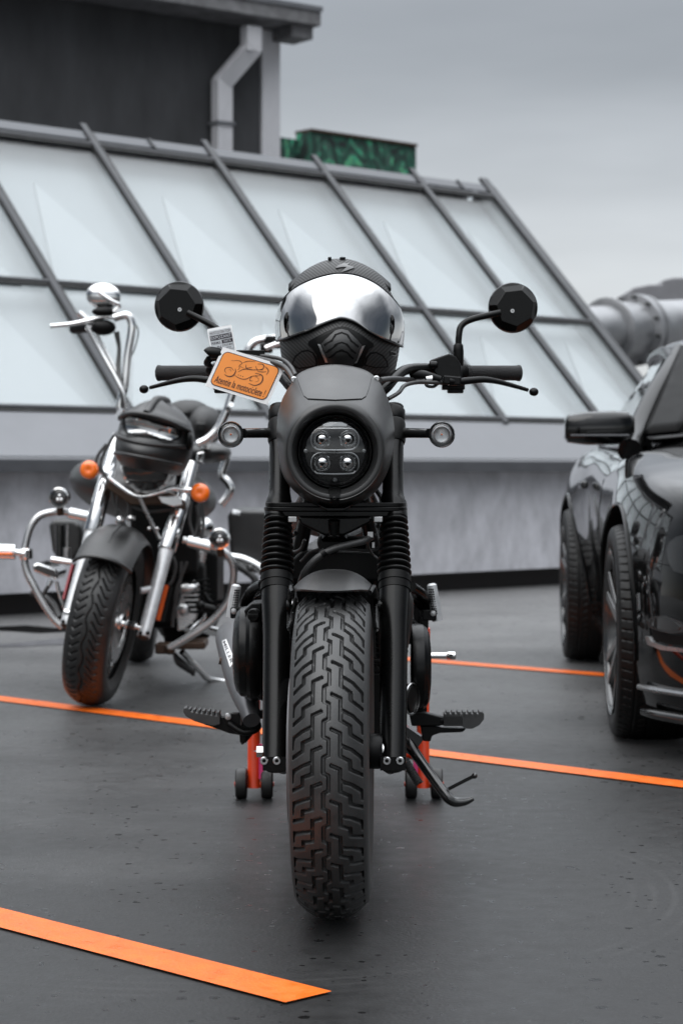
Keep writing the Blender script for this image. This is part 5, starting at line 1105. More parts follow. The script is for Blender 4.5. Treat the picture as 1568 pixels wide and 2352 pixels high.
for pts in ([(262, 1000), (240, 1040), (232, 1070), (250, 1110)], [(245, 1020), (226, 1045), (222, 1066), (236, 1085)], [(258, 1110), (262, 1160), (280, 1180), (286, 1210)], [(272, 1115), (268, 1170), (274, 1200)], [(285, 1120), (296, 1160), (292, 1190)], [(452, 1160), (455, 1200), (440, 1260)], [(440, 1150), (436, 1200), (450, 1240)], [(397, 1278), (404, 1300), (398, 1330), (388, 1345)], [(417, 1290), (414, 1340), (400, 1400), (396, 1440)], [(430, 1290), (405, 1360), (404, 1420)], [(465, 1150), (468, 1200), (463, 1240)], [(300, 1160), (340, 1175), (400, 1170)]):
    cbz.tube([at(x, y, 7.82) for x, y in pts], .006, 8, 5)
part('cable_bundle', cbz, M['rubber'], cz)
part('black_core', MB().box((-.68, 8.25, .62), (.26, .5, .34)).box((-.70, 8.3, .38), (.34, .5, .26)), M['deep'], cz, bev=.03)
# ape hanger bars
ab_ = [(455, 1020), (478, 1008), (500, 985), (518, 950), (533, 905), (552, 850), (566, 812), (580, 790), (600, 781), (650, 776)]
al_ = [(300, 1000), (284, 960), (276, 930), (287, 885), (293, 820), (303, 760), (301, 736), (290, 724), (262, 730)]
for pts, Y0 in ((ab_, 8.15), (al_, 8.25)):
    part('handlebar', MB().tube([at(x, y, Y0) for x, y in pts], .0165, 18, 6), M['chrome'], cz)
part('chrome_mirror', MB().ell(at(238, 680, 8.30), (.070, .03, .052), 28, 18, Matrix.Rotation(.12, 3, 'Y')), M['chrome'], cz)
part('mirror_stem', MB().tube([at(228, 672, 8.24), at(255, 690, 8.24), at(275, 702, 8.25), at(262, 716, 8.25)], .008, 12, 4), M['chrome'], cz)
hd = part('hand_control', MB().ell(at(240, 716, 8.27), (.05, .03, .02), 16, 10).ell(at(238, 752, 8.27), (.05, .03, .032), 16, 10).cyl(at(170, 755, 8.45), at(236, 748, 8.3), .022), M['plastic'], cz)
part('clutch_lever', MB().tube([at(117, 749, 8.27), at(125, 748, 8.27), at(165, 744, 8.27), at(205, 736, 8.27), at(240, 727, 8.27), at(270, 731, 8.27), at(298, 730, 8.27)], [.010, .0085, .009, .011, .010, .008, .005], 12, 5), M['chrome'], cz)
part('chrome_reservoir', MB().cyl(at(182, 718, 8.3), at(205, 738, 8.3), .014).cyl(at(200, 760, 8.3), at(222, 748, 8.3), .012), M['chrome'], cz)
part('bar_cables', MB().tube([at(200, 748, 8.26), at(228, 800, 8.25), at(262, 860, 8.22), at(284, 905, 8.2), at(290, 940, 8.2)], .009, 10, 6).tube([at(212, 745, 8.27), at(240, 800, 8.27), at(266, 850, 8.25), at(282, 900, 8.22)], .007, 10, 6), M['steel'], cz)
part('wire_loom', MB().tube([at(268, 762, 8.27), at(274, 800, 8.27), at(272, 850, 8.25), at(280, 900, 8.2), at(284, 940, 8.2)], [.012, .008, .011, .008, .01], 10, 5).tube([at(305, 735, 8.3), at(318, 760, 8.3), at(310, 800, 8.3), at(296, 830, 8.3)], .003, 6, 5), M['rubber'], cz)
part('bar_clamp', MB().cyl(at(270, 960, 8.2), at(284, 940, 8.2), .014).cyl(at(524, 932, 8.12), at(532, 938, 8.12), .02), M['chrome'], cz)
part('throttle_control', MB().box(at(628, 786, 8.15), (.07, .05, .05)).box(at(612, 800, 8.12), (.05, .03, .04)), M['plastic'], cz, bev=.01)
part('brake_lever', MB().tube([at(610, 800, 8.1), at(630, 792, 8.1), at(648, 786, 8.1)], .011, 10, 4), M['chrome'], cz)
# crash bars with passing lamps
lb_ = [(212, 1187), (180, 1180), (149, 1176), (118, 1177), (92, 1185), (74, 1205), (63, 1235), (57, 1275), (62, 1312), (78, 1345), (100, 1385), (124, 1420), (145, 1441)]
rb_ = [(420, 1240), (450, 1248), (484, 1256), (512, 1266), (530, 1285), (537, 1310), (534, 1345), (525, 1378), (505, 1408), (475, 1436), (435, 1462), (388, 1490)]
for pts, Y0, Y1 in ((lb_, 8.02, 7.95), (rb_, 7.80, 7.85)):
    n = len(pts); part('crash_bar', MB().tube([at(x, y, Y0+(Y1-Y0)*i/n) for i, (x, y) in enumerate(pts)], .0145, 18, 6), M['steel'], cz)
part('bar_sleeve', MB().cyl(at(160, 1178, 8.0), at(208, 1188, 8.0), .022).cyl(at(432, 1243, 7.8), at(484, 1256, 7.8), .023), M['chrome'], cz)
for x, y, Y in ((137, 1143, 7.95), (505, 1237, 7.74)):
    pl_ = part('passing_lamp', MB().lathe([(0, .06), (.025, .055), (.036, .03), (.0395, .0), (.0395, -.008), (.034, -.010), (.032, -.004)], at(x, y, Y), (.15, 1, .05), 36), M['chrome'], cz)
    part('lamp_glass', MB().lathe([(.0335, -.004), (.02, -.010), (0, -.012)], at(x, y, Y), (.15, 1, .05), 30), M['glassdark'], pl_)
    part('lamp_mount', MB().cyl(at(x, y+14, Y+.03), at(x+3, y+38, Y+.05), .014), M['brownmetal'], pl_)
    part('lamp_reflector', MB().ell(at(x-4, y+5, Y-.012), (.007, .003, .007), 10, 6).ell(at(x+4, y+5, Y-.012), (.007, .003, .007), 10, 6).ell(at(x, y-4, Y-.012), (.007, .003, .006), 10, 6), M['chrome'], pl_)
hpm = part('highway_peg', MB().cyl(at(-45, 1265, 7.9), at(36, 1268, 7.9), .029).cyl(at(36, 1268, 7.9), at(58, 1272, 7.9), .012).lathe([(.022, -.02), (.026, -.015), (.026, .015), (.022, .02)], at(60, 1272, 7.93), (0, 0, 1), 20), M['chrome'], cz)
part('amber_strip', MB().box(at(0, 1272, 7.872), (.10, .012, .012)), M['orange_lens'], hpm, bev=.004)  # orange reflection under the chrome peg, added as a coloured strip
part('floorboard', MB().prism([(74, 1298), (86, 1292), (128, 1306), (136, 1318), (130, 1334), (76, 1312)], 8.3, .25), M['chrome'], cz, bev=.01)
part('floorboard_pad', MB().prism([(78, 1303), (88, 1298), (126, 1311), (130, 1320), (126, 1328), (80, 1309)], 8.29, .02), M['rubber'], cz)
part('brake_linkage', MB().tube([at(118, 1332, 8.3), at(112, 1345, 8.3)], .012, 10).tube([at(118, 1285, 8.3), at(165, 1292, 8.3)], .013, 12).tube([at(130, 1335, 8.3), at(140, 1372, 8.3), at(150, 1400, 8.3)], .008, 10, 4), M['chrome'], cz)
part('lower_linkage', MB().tube([at(70, 1362, 8.4), at(100, 1368, 8.4), at(125, 1390, 8.3), at(138, 1420, 8.2)], .012, 10, 4).tube([at(112, 1346, 8.3), at(90, 1380, 8.3)], .008, 10), M['rubber'], cz)
# tank, seat, bags
tk = MB().ell(at(330, 1125, 8.45), (.30, .40, .135), 32, 20, Matrix.Rotation(LE, 3, 'Y')); part('fuel_tank', tk, M['matte'], cz)
part('seat', MB().ell(at(472, 978, 8.95), (.075, .3, .085), 24, 14).ell(at(432, 950, 9.0), (.10, .2, .06), 24, 14).box((-.75, 9.0, .72), (.3, .6, .14)), M['seat'], cz, bev=.03)
part('inner_fairing', MB().ell(at(476, 1040, 8.6), (.10, .15, .045), 24, 14), M['matte'], cz)
part('chrome_console', MB().prism([(450, 1012), (480, 1018), (481, 1034), (452, 1026)], 8.3, .2).prism([(452, 1040), (470, 1036), (466, 1065), (450, 1062)], 8.3, .1), M['chrome'], cz, bev=.006)
part('grab_rail', MB().tube([at(517, 1028, 8.9), at(519, 1055, 8.9), at(510, 1090, 8.9), at(522, 1106, 8.9), at(530, 1122, 8.9), at(524, 1138, 8.9), at(507, 1160, 8.9)], .0175, 14, 6), M['chrome'], cz)
def bag(x0, y0, x1, y1, Y, sg, nm):
    b = MB(); b.prism([(x0, y0+16), (x0+6, y0+4), (x0+16, y0), (x1-20, y0+2), (x1-5, y0+12), (x1, y0+30), (x1-2, y1-30), (x1-16, y1-6), (x1-34, y1), (x0+22, y1-4), (x0+8, y1-26)], Y, .55); return part(nm, b, M['matte'], cz, bev=.035, seg=4)
bg1 = bag(522, 1170, 650, 1318, 9.2, 1, 'saddlebag'); part('bag_hinge', MB().beam(at(533, 1175, 9.15), at(553, 1180, 9.15), .03, .02), M['chrome'], bg1, bev=.004)
bg2 = bag(112, 1192, 190, 1292, 9.3, -1, 'saddlebag'); part('bag_ends', MB().cyl(at(139, 1205, 9.05), at(139, 1278, 9.05), .022), M['gloss'], bg2); part('bag_tag', MB().cyl(at(155, 1258, 9.0), at(155, 1280, 9.0), .016).cyl(at(156, 1205, 9.0), at(155, 1258, 9.0), .004), M['alloy'], bg2)
part('bag_guard', MB().tube([at(495, 1273, 9.1), at(530, 1279, 9.1), at(560, 1285, 9.1), at(590, 1300, 9.1), at(604, 1315, 9.1)], .02, 14, 5), M['chrome'], cz)
part('rear_guard', MB().tube([at(545, 1298, 9.0), at(585, 1330, 9.0), at(575, 1360, 9.0)], .016, 12, 5).ell(at(574, 1306, 9.0), (.018, .018, .018), 12, 8), M['rubber'], cz)
# engine
eg = part('engine', MB().prism([(395, 1300), (450, 1250), (500, 1270), (500, 1420), (470, 1480), (380, 1490), (370, 1440)], 8.25, .45), M['deep'], cz, bev=.02)
part('air_cleaner', MB().ell(at(466, 1212, 8.1), (.045, .05, .042), 22, 14, Matrix.Rotation(-.7, 3, 'Y')), M['chrome'], cz)
part('rocker_cover', MB().ell(at(447, 1233, 8.05), (.018, .02, .024), 14, 10).prism([(424, 1262), (476, 1262), (470, 1292), (450, 1312), (432, 1340), (418, 1345)], 8.1, .05), M['steel'], cz, bev=.01)
part('primary_cover', MB().prism([(419, 1338), (446, 1332), (458, 1342), (459, 1385), (452, 1420), (430, 1447), (408, 1452), (404, 1400), (414, 1370)], 8.02, .14).ell(at(431, 1352, 8.0), (.04, .02, .022), 16, 10).ell(at(422, 1400, 8.0), (.025, .015, .025), 16, 10), M['steel'], cz, bev=.018)
fns = MB()
for k in range(7): fns.beam(at(425+k*3, 1340+k*11, 8.0), at(470+k*2, 1330+k*12, 8.1), .05, .008)
part('cooling_fins', fns, M['deep'], cz)
part('shift_linkage', MB().cyl(at(458, 1392, 7.95), at(503, 1402, 7.95), .014).ell(at(460, 1391, 7.94), (.018,)*3, 10, 8).tube([at(470, 1365, 8), at(480, 1380, 8), at(490, 1385, 8), at(515, 1380, 7.9)], .009, 8, 4), M['plastic'], cz)
part('chrome_pipe', MB().tube([at(432, 1450, 8.0), at(452, 1430, 8.05), at(465, 1415, 8.1)], .017, 12, 4).cyl(at(500, 1452, 8.3), at(455, 1440, 8.2), .02), M['chrome'], cz)
part('skid_lump', MB().box(at(380, 1488, 7.9), (.07, .1, .04)).ell(at(390, 1492, 7.85), (.022, .02, .02), 12, 8).box(at(440, 1478, 8.1), (.12, .2, .03)), M['brownmetal'], cz, bev=.008)
part('side_stand', MB().tube([at(418, 1497, 8.2), at(440, 1520, 8.25), at(462, 1543, 8.35), at(478, 1559, 8.45), at(500, 1564, 8.5), at(526, 1565, 8.52)], [.013, .013, .012, .013, .012, .008], 14, 4), M['chrome'], cz)
part('stand_spring', MB().tube([at(400, 1500, 8.2), at(412, 1520, 8.2), at(440, 1540, 8.2), at(444, 1552, 8.2)], [.008, .018, .016, .006], 10, 3), M['rubber'], cz)
RW2 = WF(at(330, 1368, 9.35), R(-3), R(7)); RW2.c.z = .315
rw2 = part('rear_wheel', ringp(MB(), RW2, [(-.06, .21), (-.04, .19), (.04, .19), (.06, .21)]).lathe([(0, -.08), (.05, -.08), (.05, .08), (0, .08)], RW2.c, RW2.a), M['alloy'], cz)
tm = MB(); tyre(tm, RW2, .315, .072, .032, 20, arrow_tread, .0022, .005, 8, 24, .08, .205); part('tyre', tm, M['rubber2'], rw2, ang=55)
fm2 = MB(); fend(RW2, .36, .11, -2, .9, .04, fm2); part('rear_fender', fm2, M['matte'], cz)
fr2 = MB(); fr2.tube([(-.62, 8.1, .85), (-.66, 8.3, .5), (-.68, 8.5, .2), (-.78, 9.0, .2), (-.82, 9.35, .32)], .02, 12, 5); fr2.tube([(-.90, 8.3, .5), (-.88, 8.5, .2), (-.92, 9.0, .2), (-.95, 9.35, .32)], .02, 12, 5); part('frame', fr2, M['deep'], cz)

# matte helmet hung over its headlight
HO2 = at(358, 1000, 7.66); RM = Matrix.Rotation(R(10), 3, 'Y') @ Matrix.Rotation(R(-12), 3, 'Z')
mh = thing('open_face_helmet', 'matte black adventure helmet with pointed peak and clear eye port sitting on the headlight of the chrome cruiser', 'helmet', tuple(HO2-V((0, 0, .13))))
mh['label'] = 'matte black helmet with sculpted brow and mirrored eye slot perched on the cruiser headlight'
HT2 = [(.125, 0), (.123, .03), (.115, .062), (.10, .09), (.07, .120), (.03, .136), (-.02, .141), (-.07, .137), (-.11, .122), (-.13, .105)]
HT2i = sorted(HT2)
def h2(u, z, off=0):
    w = stab(HT2i, z); ch = .035*math.exp(-((z+.075)/.045)**2)*max(0, math.cos(u))**2; 
    br = .020*math.exp(-((z-.062)/.013)**2)*max(0, math.cos(u))**.6 if math.cos(u) > 0 else 0
    eye = -.016*math.exp(-((z-.008)/.02)**4)*max(0, math.cos(u))**.5 if math.cos(u) > 0 else 0
    k = ch+br+eye+off; yy = -(w*1.08*math.cos(u)+k) if math.cos(u) > 0 else -w*1.2*math.cos(u)
    if abs(math.cos(u)) < 1: pass
    return HO2+RM@V(((w+(br+off)*.6)*math.sin(u), yy, z+(.012*math.cos(2*u) if z > .02 else -.010*abs(math.sin(u))*0)))
zs = [.125-(.255)*(i/50) for i in range(51)]
m2 = MB().grid(lambda u, v: h2(2*math.pi*u, zs[round(v*50)]), 80, 51, True); part('helmet_shell', m2, M['matte'], mh, ang=50); b2 = bvh_of(m2)
part('eye_port', plate(MB(), b2, [(290, 962), (300, 958), (343, 968), (380, 980), (413, 985), (408, 1003), (392, 1012), (372, 1008), (340, 998), (312, 997), (297, 996), (292, 985)], .004, 5, 7.6), M['mirror'], mh, ang=80)
part('port_seal', plate(MB(), b2, [(282, 958), (300, 952), (343, 961), (380, 973), (420, 980), (416, 1004), (392, 1020), (370, 1014), (340, 1005), (312, 1004), (292, 1003), (284, 985)], .002, 5, 7.6), M['plastic'], mh)
def lip2(z, amp, u0=-1.5, u1=1.5, dz=0): return [h2(u0+(u1-u0)*i/30, z+dz*math.cos((u0+(u1-u0)*i/30)*2), amp) for i in range(31)]
part('brow_peak', MB().tube(lip2(.052, .006, -1.4, 1.4, .004), .009, 10), M['matte'], mh); part('cheek_ridge', MB().tube(lip2(-.028, .002, -1.3, 1.3, -.008), .008, 10), M['matte'], mh); part('chin_lip', MB().tube(lip2(-.088, .003, -1.3, 1.3, .003), .007, 10), M['matte'], mh)
part('crown_ridge', MB().tube([h2(0, z, .004) for z in (.06, .08, .10, .118)]+[h2(math.pi, z, 0) for z in (.122, .115)], .014, 10, 3), M['matte'], mh)
part('side_hinge', MB().ell(h2(R(75), .0, .01), (.014, .03, .035), 16, 10), M['plastic'], mh)
# ================================================================ BLACK COUPE (photo right)
car = thing('black_coupe', 'glossy black muscle coupe parked on the right, cut off by the frame', 'car', (1.9, 8.0, 0))
CB_ = V((.0515, .9987, 0)); CI = V((.9987, -.0515, 0)); CO = V((.842, 6.70, 0)); CWD = 1.92
def K(w, s, z): return CO+CI*w+CB_*s+V((0, 0, z))
# stations: s, then (w,z) profile points from sill to centre line
ST = [
 (-.93, [(.50, .20), (.47, .30), (.47, .42), (.48, .52), (.50, .60), (.56, .66), (.70, .69), (.96, .70)]),
 (-.86, [(.30, .16), (.27, .28), (.27, .42), (.29, .54), (.31, .64), (.40, .71), (.62, .745), (.96, .755)]),
 (-.74, [(.19, .15), (.155, .26), (.15, .42), (.165, .55), (.19, .67), (.30, .755), (.55, .80), (.96, .81)]),
 (-.60, [(.125, .15), (.09, .26), (.08, .42), (.09, .56), (.125, .70), (.25, .785), (.50, .835), (.96, .85)]),
 (-.44, [(.08, .15), (.05, .25), (.04, .42), (.05, .57), (.09, .725), (.225, .805), (.48, .86), (.96, .88)]),
 (-.2, [(.05, .16), (.02, .25), (.01, .42), (.015, .60), (.06, .755), (.20, .835), (.46, .895), (.96, .915)]),
 (.1, [(.05, .17), (.02, .25), (.0, .42), (.01, .62), (.055, .785), (.19, .865), (.44, .925), (.96, .945)]),
 (.45, [(.07, .18), (.04, .26), (.035, .42), (.025, .62), (.065, .81), (.185, .895), (.42, .95), (.96, .975)]),
 (.9, [(.10, .20), (.075, .28), (.065, .42), (.045, .62), (.08, .84), (.18, .92), (.40, .98), (.96, 1.01)]),
 (1.5, [(.14, .20), (.12, .28), (.10, .42), (.07, .62), (.085, .86), (.17, .94), (.40, .99), (.96, 1.02)]),
 (2.0, [(.15, .20), (.135, .28), (.115, .42), (.085, .64), (.09, .875), (.17, .955), (.40, .995), (.96, 1.02)]),
 (2.35, [(.15, .20), (.125, .28), (.095, .44), (.06, .66), (.08, .885), (.18, .965), (.42, 1.0), (.96, 1.02)]),
 (2.77, [(.06, .20), (.03, .30), (.02, .46), (.025, .68), (.085, .895), (.24, .98), (.46, 1.01), (.96, 1.03)]),
 (3.2, [(.09, .22), (.05, .32), (.04, .48), (.045, .70), (.11, .905), (.26, .985), (.5, 1.01), (.96, 1.03)]),
 (3.65, [(.22, .28), (.14, .36), (.11, .52), (.12, .72), (.18, .90), (.34, .97), (.56, .99), (.96, 1.0)]),
 (3.82, [(.50, .35), (.40, .42), (.36, .54), (.36, .72), (.42, .86), (.56, .92), (.70, .94), (.96, .95)])]
DW = {-.93: .20, -.86: .20, -.74: .15, -.60: .085, -.44: .042, -.2: .016}
for s, pr in ST:
    for i_ in range(len(pr)): pr[i_] = (pr[i_][0]+DW.get(s, 0)*(1-pr[i_][0]/.96), pr[i_][1])
for s, pr in ST:
    if s < .6: pr[4] = (pr[4][0]+.012, pr[4][1]+.045); pr[5] = (pr[5][0]-.025, pr[5][1]+.028); pr[6] = (pr[6][0], pr[6][1]+.004)
def carP(si, k):
    s, pr = ST[si]; return (pr[k][0], s, pr[k][1])
def densify():
    rows = []
    np_ = len(ST[0][1])
    # along profile
    prof = []
    for s, pr in ST:
        q = smooth([(w, 0, z) for w, z in pr], 4); prof.append([(s, p.x, p.z) for p in q])
    m = len(prof[0]); cols = [smooth([V((prof[i][j][1], prof[i][j][0], prof[i][j][2])) for i in range(len(ST))], 6) for j in range(m)]
    return cols
cols = densify(); m = len(cols); n = len(cols[0])
body = MB(); allc = cols+[[V((CWD-p.x, p.y, p.z)) for p in c] for c in cols[::-1][1:]]
vs = []
for c in allc: vs += [K(p.x, p.y, p.z) for p in c]
mm_ = len(allc)
body.add(vs, [(i*n+j, (i+1)*n+j, (i+1)*n+j+1, i*n+j+1) for i in range(mm_-1) for j in range(n-1)]+[((mm_-1)*n+j, j, j+1, (mm_-1)*n+j+1) for j in range(n-1)])
body.add([vs[i*n] for i in range(mm_)], [tuple(range(mm_))]); body.add([vs[i*n+n-1] for i in range(mm_)], [tuple(range(mm_-1, -1, -1))])
bo_ = part('body', body, [M['carpaint'], M['deep']], car, ang=45)
# wheel arches cut in
def cut(o, mbc):
    me = bpy.data.meshes.new('c'); off = wloc(o.parent); me.from_pydata([tuple(V(p)-off) for p in mbc.v], [], mbc.f); me.materials.append(M['deep']); me.materials.append(M['deep'])
    bm = bmesh.new(); bm.from_mesh(me); bmesh.ops.recalc_face_normals(bm, faces=bm.faces); bm.to_mesh(me); bm.free()
    for p in me.polygons: p.material_index = 1
    c = bpy.data.objects.new('c', me); COL.objects.link(c); c.location = off; c2 = o.modifiers.new('b', 'BOOLEAN'); c2.operation = 'DIFFERENCE'; c2.object = c; c2.solver = 'EXACT'; c2.material_mode = 'INDEX'
    dg = bpy.context.evaluated_depsgraph_get(); dg.update(); nm = bpy.data.meshes.new_from_object(o.evaluated_get(dg)); o.modifiers.clear(); o.data = nm; bpy.data.objects.remove(c)
for s in (0, 2.77):
    for w0, w1 in ((-.2, .34), (CWD-.34, CWD+.2)):
        cut(bo_, MB().cyl(K(w0, s, .365), K(w1, s, .365), .385, seg=64))
cbvh = bvh_of(body)
for s in (0, 2.77):
    for sd in (0, 1):
        w0 = .0 if sd == 0 else CWD
        ar = MB(); pts = []
        for i in range(33):
            t = R(-12+204*i/32); z = .365+.388*math.sin(t); ss_ = s+.388*math.cos(t)
            if z < .2: continue
            h = cbvh.ray_cast(K(-1 if sd == 0 else CWD+1, ss_, z), CI if sd == 0 else -CI)
            if h[0]: pts.append(h[0]-CI*(.002 if sd == 0 else -.002))
        part('arch_lip', ar.tube(pts, .006, 8), M['pillar'], car)
def carwheel(s, sd, steer=0):
    psi = -.0515; w = .145 if sd == 0 else CWD-.145
    F = WF(K(w, s, .345), R(2.95)+steer, 0)
    t = MB(); tyre(t, F, .345, .118, .013, 34, car_tread, .0020, .004, 20, 80, .128, .262, pw=5)
    wo = part('wheel', ringp(MB(), F, [(-.128, .266), (-.120, .262), (-.113, .246), (-.06, .238), (.12, .238), (.125, .262)]) if sd == 0 else ringp(MB(), F, [(.128, .266), (.120, .262), (.113, .246), (.06, .238), (-.12, .238), (-.125, .262)]), M['wheelblack'], car)
    part('tyre', t, M['cartyre'], wo, ang=50)
    sg = -1 if sd == 0 else 1; sp = MB()
    for k in range(5):
        a = k*1.2566+.3
        for d in (-.16, .16):
            p0 = F.p(sg*.085, .05, a+d*.9); p1 = F.p(sg*.108, .245, a+d*1.15); sp.beam(p0, p1, .034, .03, up=tuple(F.a))
    part('spokes', sp, M['wheelblack'], wo, bev=.006)
    part('rim_lip', ringp(MB(), F, [(sg*.122, .262), (sg*.127, .257), (sg*.122, .250), (sg*.112, .247)]), M['wheelblack'], wo)
    part('hub_cap', MB().lathe([(.0, .105), (.03, .103), (.05, .095), (.06, .06), (.06, 0)], F.c, F.a*sg, 32), M['wheelblack'], wo)
    part('brake_disc', MB().lathe([(.08, .02), (.18, .02), (.18, .03), (.08, .03)], F.c, F.a*sg, 40), M['steel'], wo)
for s in (0, 2.77):
    for sd in (0, 1): carwheel(s, sd)
# greenhouse: roof shell lofted, pillars are its frame; windows set in
GH = {'A0': (.215, .98, .985), 'A1': (.43, 1.72, 1.335), 'R0': (.40, 2.1, 1.365), 'C1': (.46, 2.75, 1.27), 'C0': (.24, 3.25, 1.0)}
roof = []
RS = [(1.66, [(.425, 1.325), (.50, 1.352), (.70, 1.372), (.96, 1.38)]), (1.9, [(.385, 1.345), (.47, 1.380), (.70, 1.402), (.96, 1.41)]), (2.3, [(.375, 1.335), (.46, 1.375), (.70, 1.400), (.96, 1.408)]), (2.7, [(.41, 1.28), (.49, 1.315), (.70, 1.345), (.96, 1.355)]), (2.95, [(.44, 1.20), (.52, 1.235), (.72, 1.265), (.96, 1.275)])]
rc = [smooth([V((w, 0, z)) for w, z in pr], 4) for s, pr in RS]; rm = MB()
cc2 = []
for j in range(len(rc[0])): cc2.append(smooth([V((rc[i][j].x, RS[i][0], rc[i][j].z)) for i in range(len(RS))], 5))
al2 = cc2+[[V((CWD-p.x, p.y, p.z)) for p in c] for c in cc2[::-1][1:]]; nn2 = len(al2[0])
rm.add([K(p.x, p.y, p.z) for c in al2 for p in c], [(i*nn2+j, (i+1)*nn2+j, (i+1)*nn2+j+1, i*nn2+j+1) for i in range(len(al2)-1) for j in range(nn2-1)])
rfm = part('roof', rm, M['carpaint'], car, ang=60, solid=.03)
def mirw(P, sd): return [K(w if sd == 0 else CWD-w, s, z) for w, s, z in P]
for sd in (0, 1):
    ap = mirw([(.15, .80, .93), (.185, .98, .985), (.27, 1.25, 1.13), (.36, 1.5, 1.25), (.425, 1.72, 1.335)], sd)
    part('a_pillar', MB().tube(ap, [.045, .042, .036, .034, .034], 12, 5), M['pillar'], car)
    dr = mirw([(.385, 1.60, 1.30), (.385, 1.9, 1.345), (.375, 2.3, 1.335), (.40, 2.55, 1.29), (.345, 2.85, 1.17), (.27, 3.05, 1.04), (.22, 3.15, .98)], sd)
    part('roof_rail', MB().tube(dr, .024, 10, 5), M['pillar'], car)
    part('window_trim', MB().tube(mirw([(.165, 1.12, .955), (.155, 1.6, .955), (.155, 2.2, .97), (.165, 2.7, .985)], sd), .012, 8, 4), M['gloss'], car)
    gv = [(.175, 1.10, .955), (.165, 1.6, .955), (.165, 2.2, .97), (.175, 2.75, .985), (.20, 3.1, .99), (.345, 2.85, 1.155), (.39, 2.5, 1.285), (.375, 2.2, 1.325), (.385, 1.85, 1.335), (.40, 1.62, 1.29), (.30, 1.35, 1.16)]
    g = MB(); P = mirw(gv, sd); lo = [0, 1, 2, 3, 4]; g.add(P, [(0, 1, 10), (1, 9, 10), (1, 8, 9), (1, 2, 8), (2, 7, 8), (2, 3, 7), (3, 6, 7), (3, 5, 6), (3, 4, 5)]); part('side_window', g, M['glassdark'], car, ang=0)
    part('quarter_panel', MB().add(mirw([(.21, 2.62, .98), (.255, 3.35, 1.0), (.36, 2.95, 1.19), (.395, 2.58, 1.27)], sd), [(0, 1, 2, 3)]), M['carpaint'], car, solid=.02)
    part('door_seam', MB().tube([q-CI*(.0005 if sd == 0 else -.0005) for q in [cbvh.ray_cast(K(-1 if sd == 0 else CWD+1, 1.02+(.04 if z > .8 else 0), z), CI if sd == 0 else -CI)[0] for z in (.24, .34, .44, .54, .64, .74, .82, .88)] if q], .0022, 6), M['deep'], car)
    sk_ = [cbvh.ray_cast(K(-1 if sd == 0 else CWD+1, s, .245), CI if sd == 0 else -CI)[0] for s in (.46, .8, 1.2, 1.6, 2.0, 2.3)]
    part('side_skirt', MB().tube([q-V((0, 0, .03)) for q in sk_ if q], .03, 10, 3), M['carpaint'], car)
ws_ = MB(); ws_.grid(lambda u, v: K(.235+(.455-.235)*v+(CWD-2*(.235+(.455-.235)*v))*u, .95+.70*v-.16*math.sin(math.pi*u)*(1-.5*v), .975+.365*v+.035*math.sin(math.pi*u)), 24, 10); part('screen_border', MB().grid(lambda u, v: K(.205+.215*v+(.13+.02*v)*u, .93+.70*v-.05*u, .985+.365*v+.012*u+.004), 6, 10), M['frit'], car, solid=.006)
part('windscreen', ws_, M['glassdark'], car, ang=80)
ws_ = MB(); ws_.grid(lambda u, v: K(.30+(.46-.30)*v+(CWD-2*(.30+(.46-.30)*v))*u, 3.35-.45*v, 1.0+.24*v+.03*math.sin(math.pi*u)), 24, 8); part('rear_window', ws_, M['glassdark'], car, ang=80)
part('cowl_grille', MB().grid(lambda u, v: K(.22+(CWD-.44)*u, .80+.12*v-.13*math.sin(math.pi*u), .968+.012*v+.045*math.sin(math.pi*u)), 24, 4), M['plastic'], car, solid=.006)
part('wiper', MB().tube([K(.45, .84, .995), K(.7, .78, 1.02), K(1.1, .74, 1.03)], .008, 8, 3), M['plastic'], car)
# interior block
part('interior', MB().box(K(.96, 2.0, .8), (1.3, 1.6, .3), Matrix.Rotation(-.0515, 3, 'Z')).box(K(.55, 1.9, 1.0), (.4, .2, .5)), M['deep'], car)
# wing mirror
for sd in (0, 1):
    X = (lambda w: w) if sd == 0 else (lambda w: CWD-w)
    mk = MB()
    sec = [(-.078, .90, .035, .10), (-.068, .90, .052, .115), (.0, .90, .062, .13), (.10, .92, .064, .13), (.15, .93, .060, .12), (.175, .94, .04, .09)]
    for a_, b_ in ((0, 0),):
        vs = []; seg = 20
        for w, s, hz, hy in sec:
            for k in range(seg):
                t = 2*math.pi*k/seg; c_, s_ = math.cos(t), math.sin(t); cx_ = math.copysign(abs(c_)**.55, c_); sx_ = math.copysign(abs(s_)**.6, s_)
                vs.append(K(X(w), s+cx_*hy*.5, 1.010+.02*(w+.03)+sx_*hz*(1 if s_ > 0 else .95)))
        mk.add(vs, [(i*seg+k, i*seg+(k+1) % seg, (i+1)*seg+(k+1) % seg, (i+1)*seg+k) for i in range(len(sec)-1) for k in range(seg)]+[tuple(range(seg)), tuple(range((len(sec)-1)*seg, len(sec)*seg))])
    wm = part('wing_mirror', mk, M['carpaint'], car, ang=45)
    part('mirror_base', MB().prism([(0, 0)]*3, 1, 1) if 0 else MB().beam(K(X(.15), .93, .975), K(X(.22), 1.05, .955), .08, .05), M['plastic'], wm, bev=.01)
    part('mirror_cap_line', MB().tube([K(X(w), .90-.062, .985) for w in (-.06, .02, .10, .15)], .005, 6), M['frame'], wm)
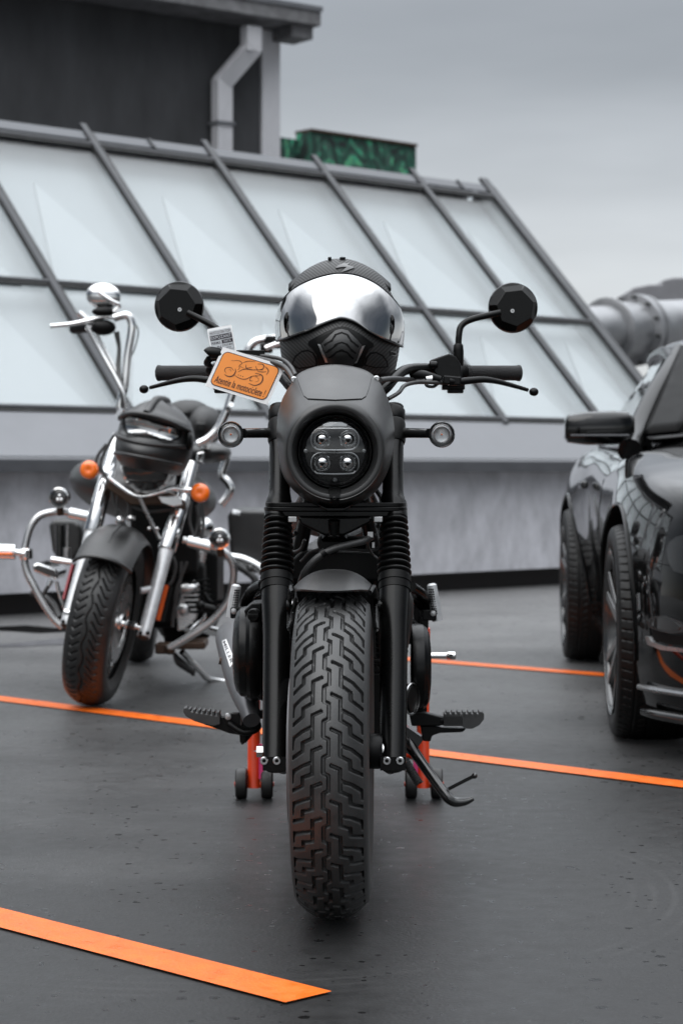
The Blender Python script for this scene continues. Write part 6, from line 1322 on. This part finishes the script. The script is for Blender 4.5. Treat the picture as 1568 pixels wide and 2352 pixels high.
# front end details on the visible corner and its twin
def cp(name, P, m, off=.004, step=8): return part(name, plate(MB(), cbvh, P, off, step, 6.0), M[m], car, ang=40)
cp('headlight', [(1532, 1262), (1538, 1246), (1553, 1234), (1576, 1228), (1640, 1236), (1700, 1250), (1690, 1296), (1640, 1316), (1580, 1322), (1548, 1312), (1536, 1290)], 'glassdark')
cp('fog_lamp_ring', [(1487, 1426), (1500, 1416), (1530, 1414), (1560, 1426), (1576, 1440), (1570, 1452), (1540, 1455), (1508, 1448), (1492, 1440)], 'wheelblack', .005, 6)
cp('fog_lamp', [(1496, 1427), (1510, 1420), (1532, 1420), (1554, 1430), (1566, 1440), (1560, 1447), (1538, 1449), (1512, 1443), (1500, 1436)], 'glassdark', .008, 6)
cp('intake_blade', [(1485, 1461), (1492, 1462), (1500, 1475), (1530, 1484), (1580, 1490), (1640, 1492), (1640, 1502), (1570, 1498), (1520, 1492), (1490, 1480)], 'steel', .007, 6)
cp('lower_intake', [(1498, 1440), (1540, 1458), (1640, 1462), (1640, 1488), (1540, 1480), (1500, 1470)], 'deep', .002, 6)
cp('bumper_seam', strokepoly([(1457, 1283), (1480, 1289), (1510, 1294), (1536, 1299)], 1.6), 'deep', .0012, 5)
cp('marker_lamp', [(1462, 1365), (1466, 1362), (1468, 1400), (1465, 1403)], 'steel', .003, 4)
sp_ = MB(); spl = [(-.88, .44), (-.80, .33), (-.66, .22), (-.50, .12), (-.42, .085)]
sp_.tube([K(.96, -.96, .135)]+[K(w, s, .135) for s, w in spl], [.02, .02, .02, .018, .016, .012], 10, 4); sp_.tube([K(CWD-.96, -.96, .135)]+[K(CWD-w, s, .135) for s, w in spl], [.02, .02, .02, .018, .016, .012], 10, 4)
part('front_splitter', sp_, M['gloss'], car)
lp_ = MB(); lp_.tube([K(w-.012, s, .21) for s, w in spl], .010, 8, 4); part('splitter_trim', lp_, M['steel'], car)
cp('side_marker', [(1396, 1290), (1400, 1290), (1401, 1345), (1397, 1348)], 'deep', .002, 5) if 0 else None
part('door_handle', MB().box(K(.055, 1.95, .80), (.03, .2, .03), Matrix.Rotation(-.0515, 3, 'Z')), M['carpaint'], car, bev=.008)
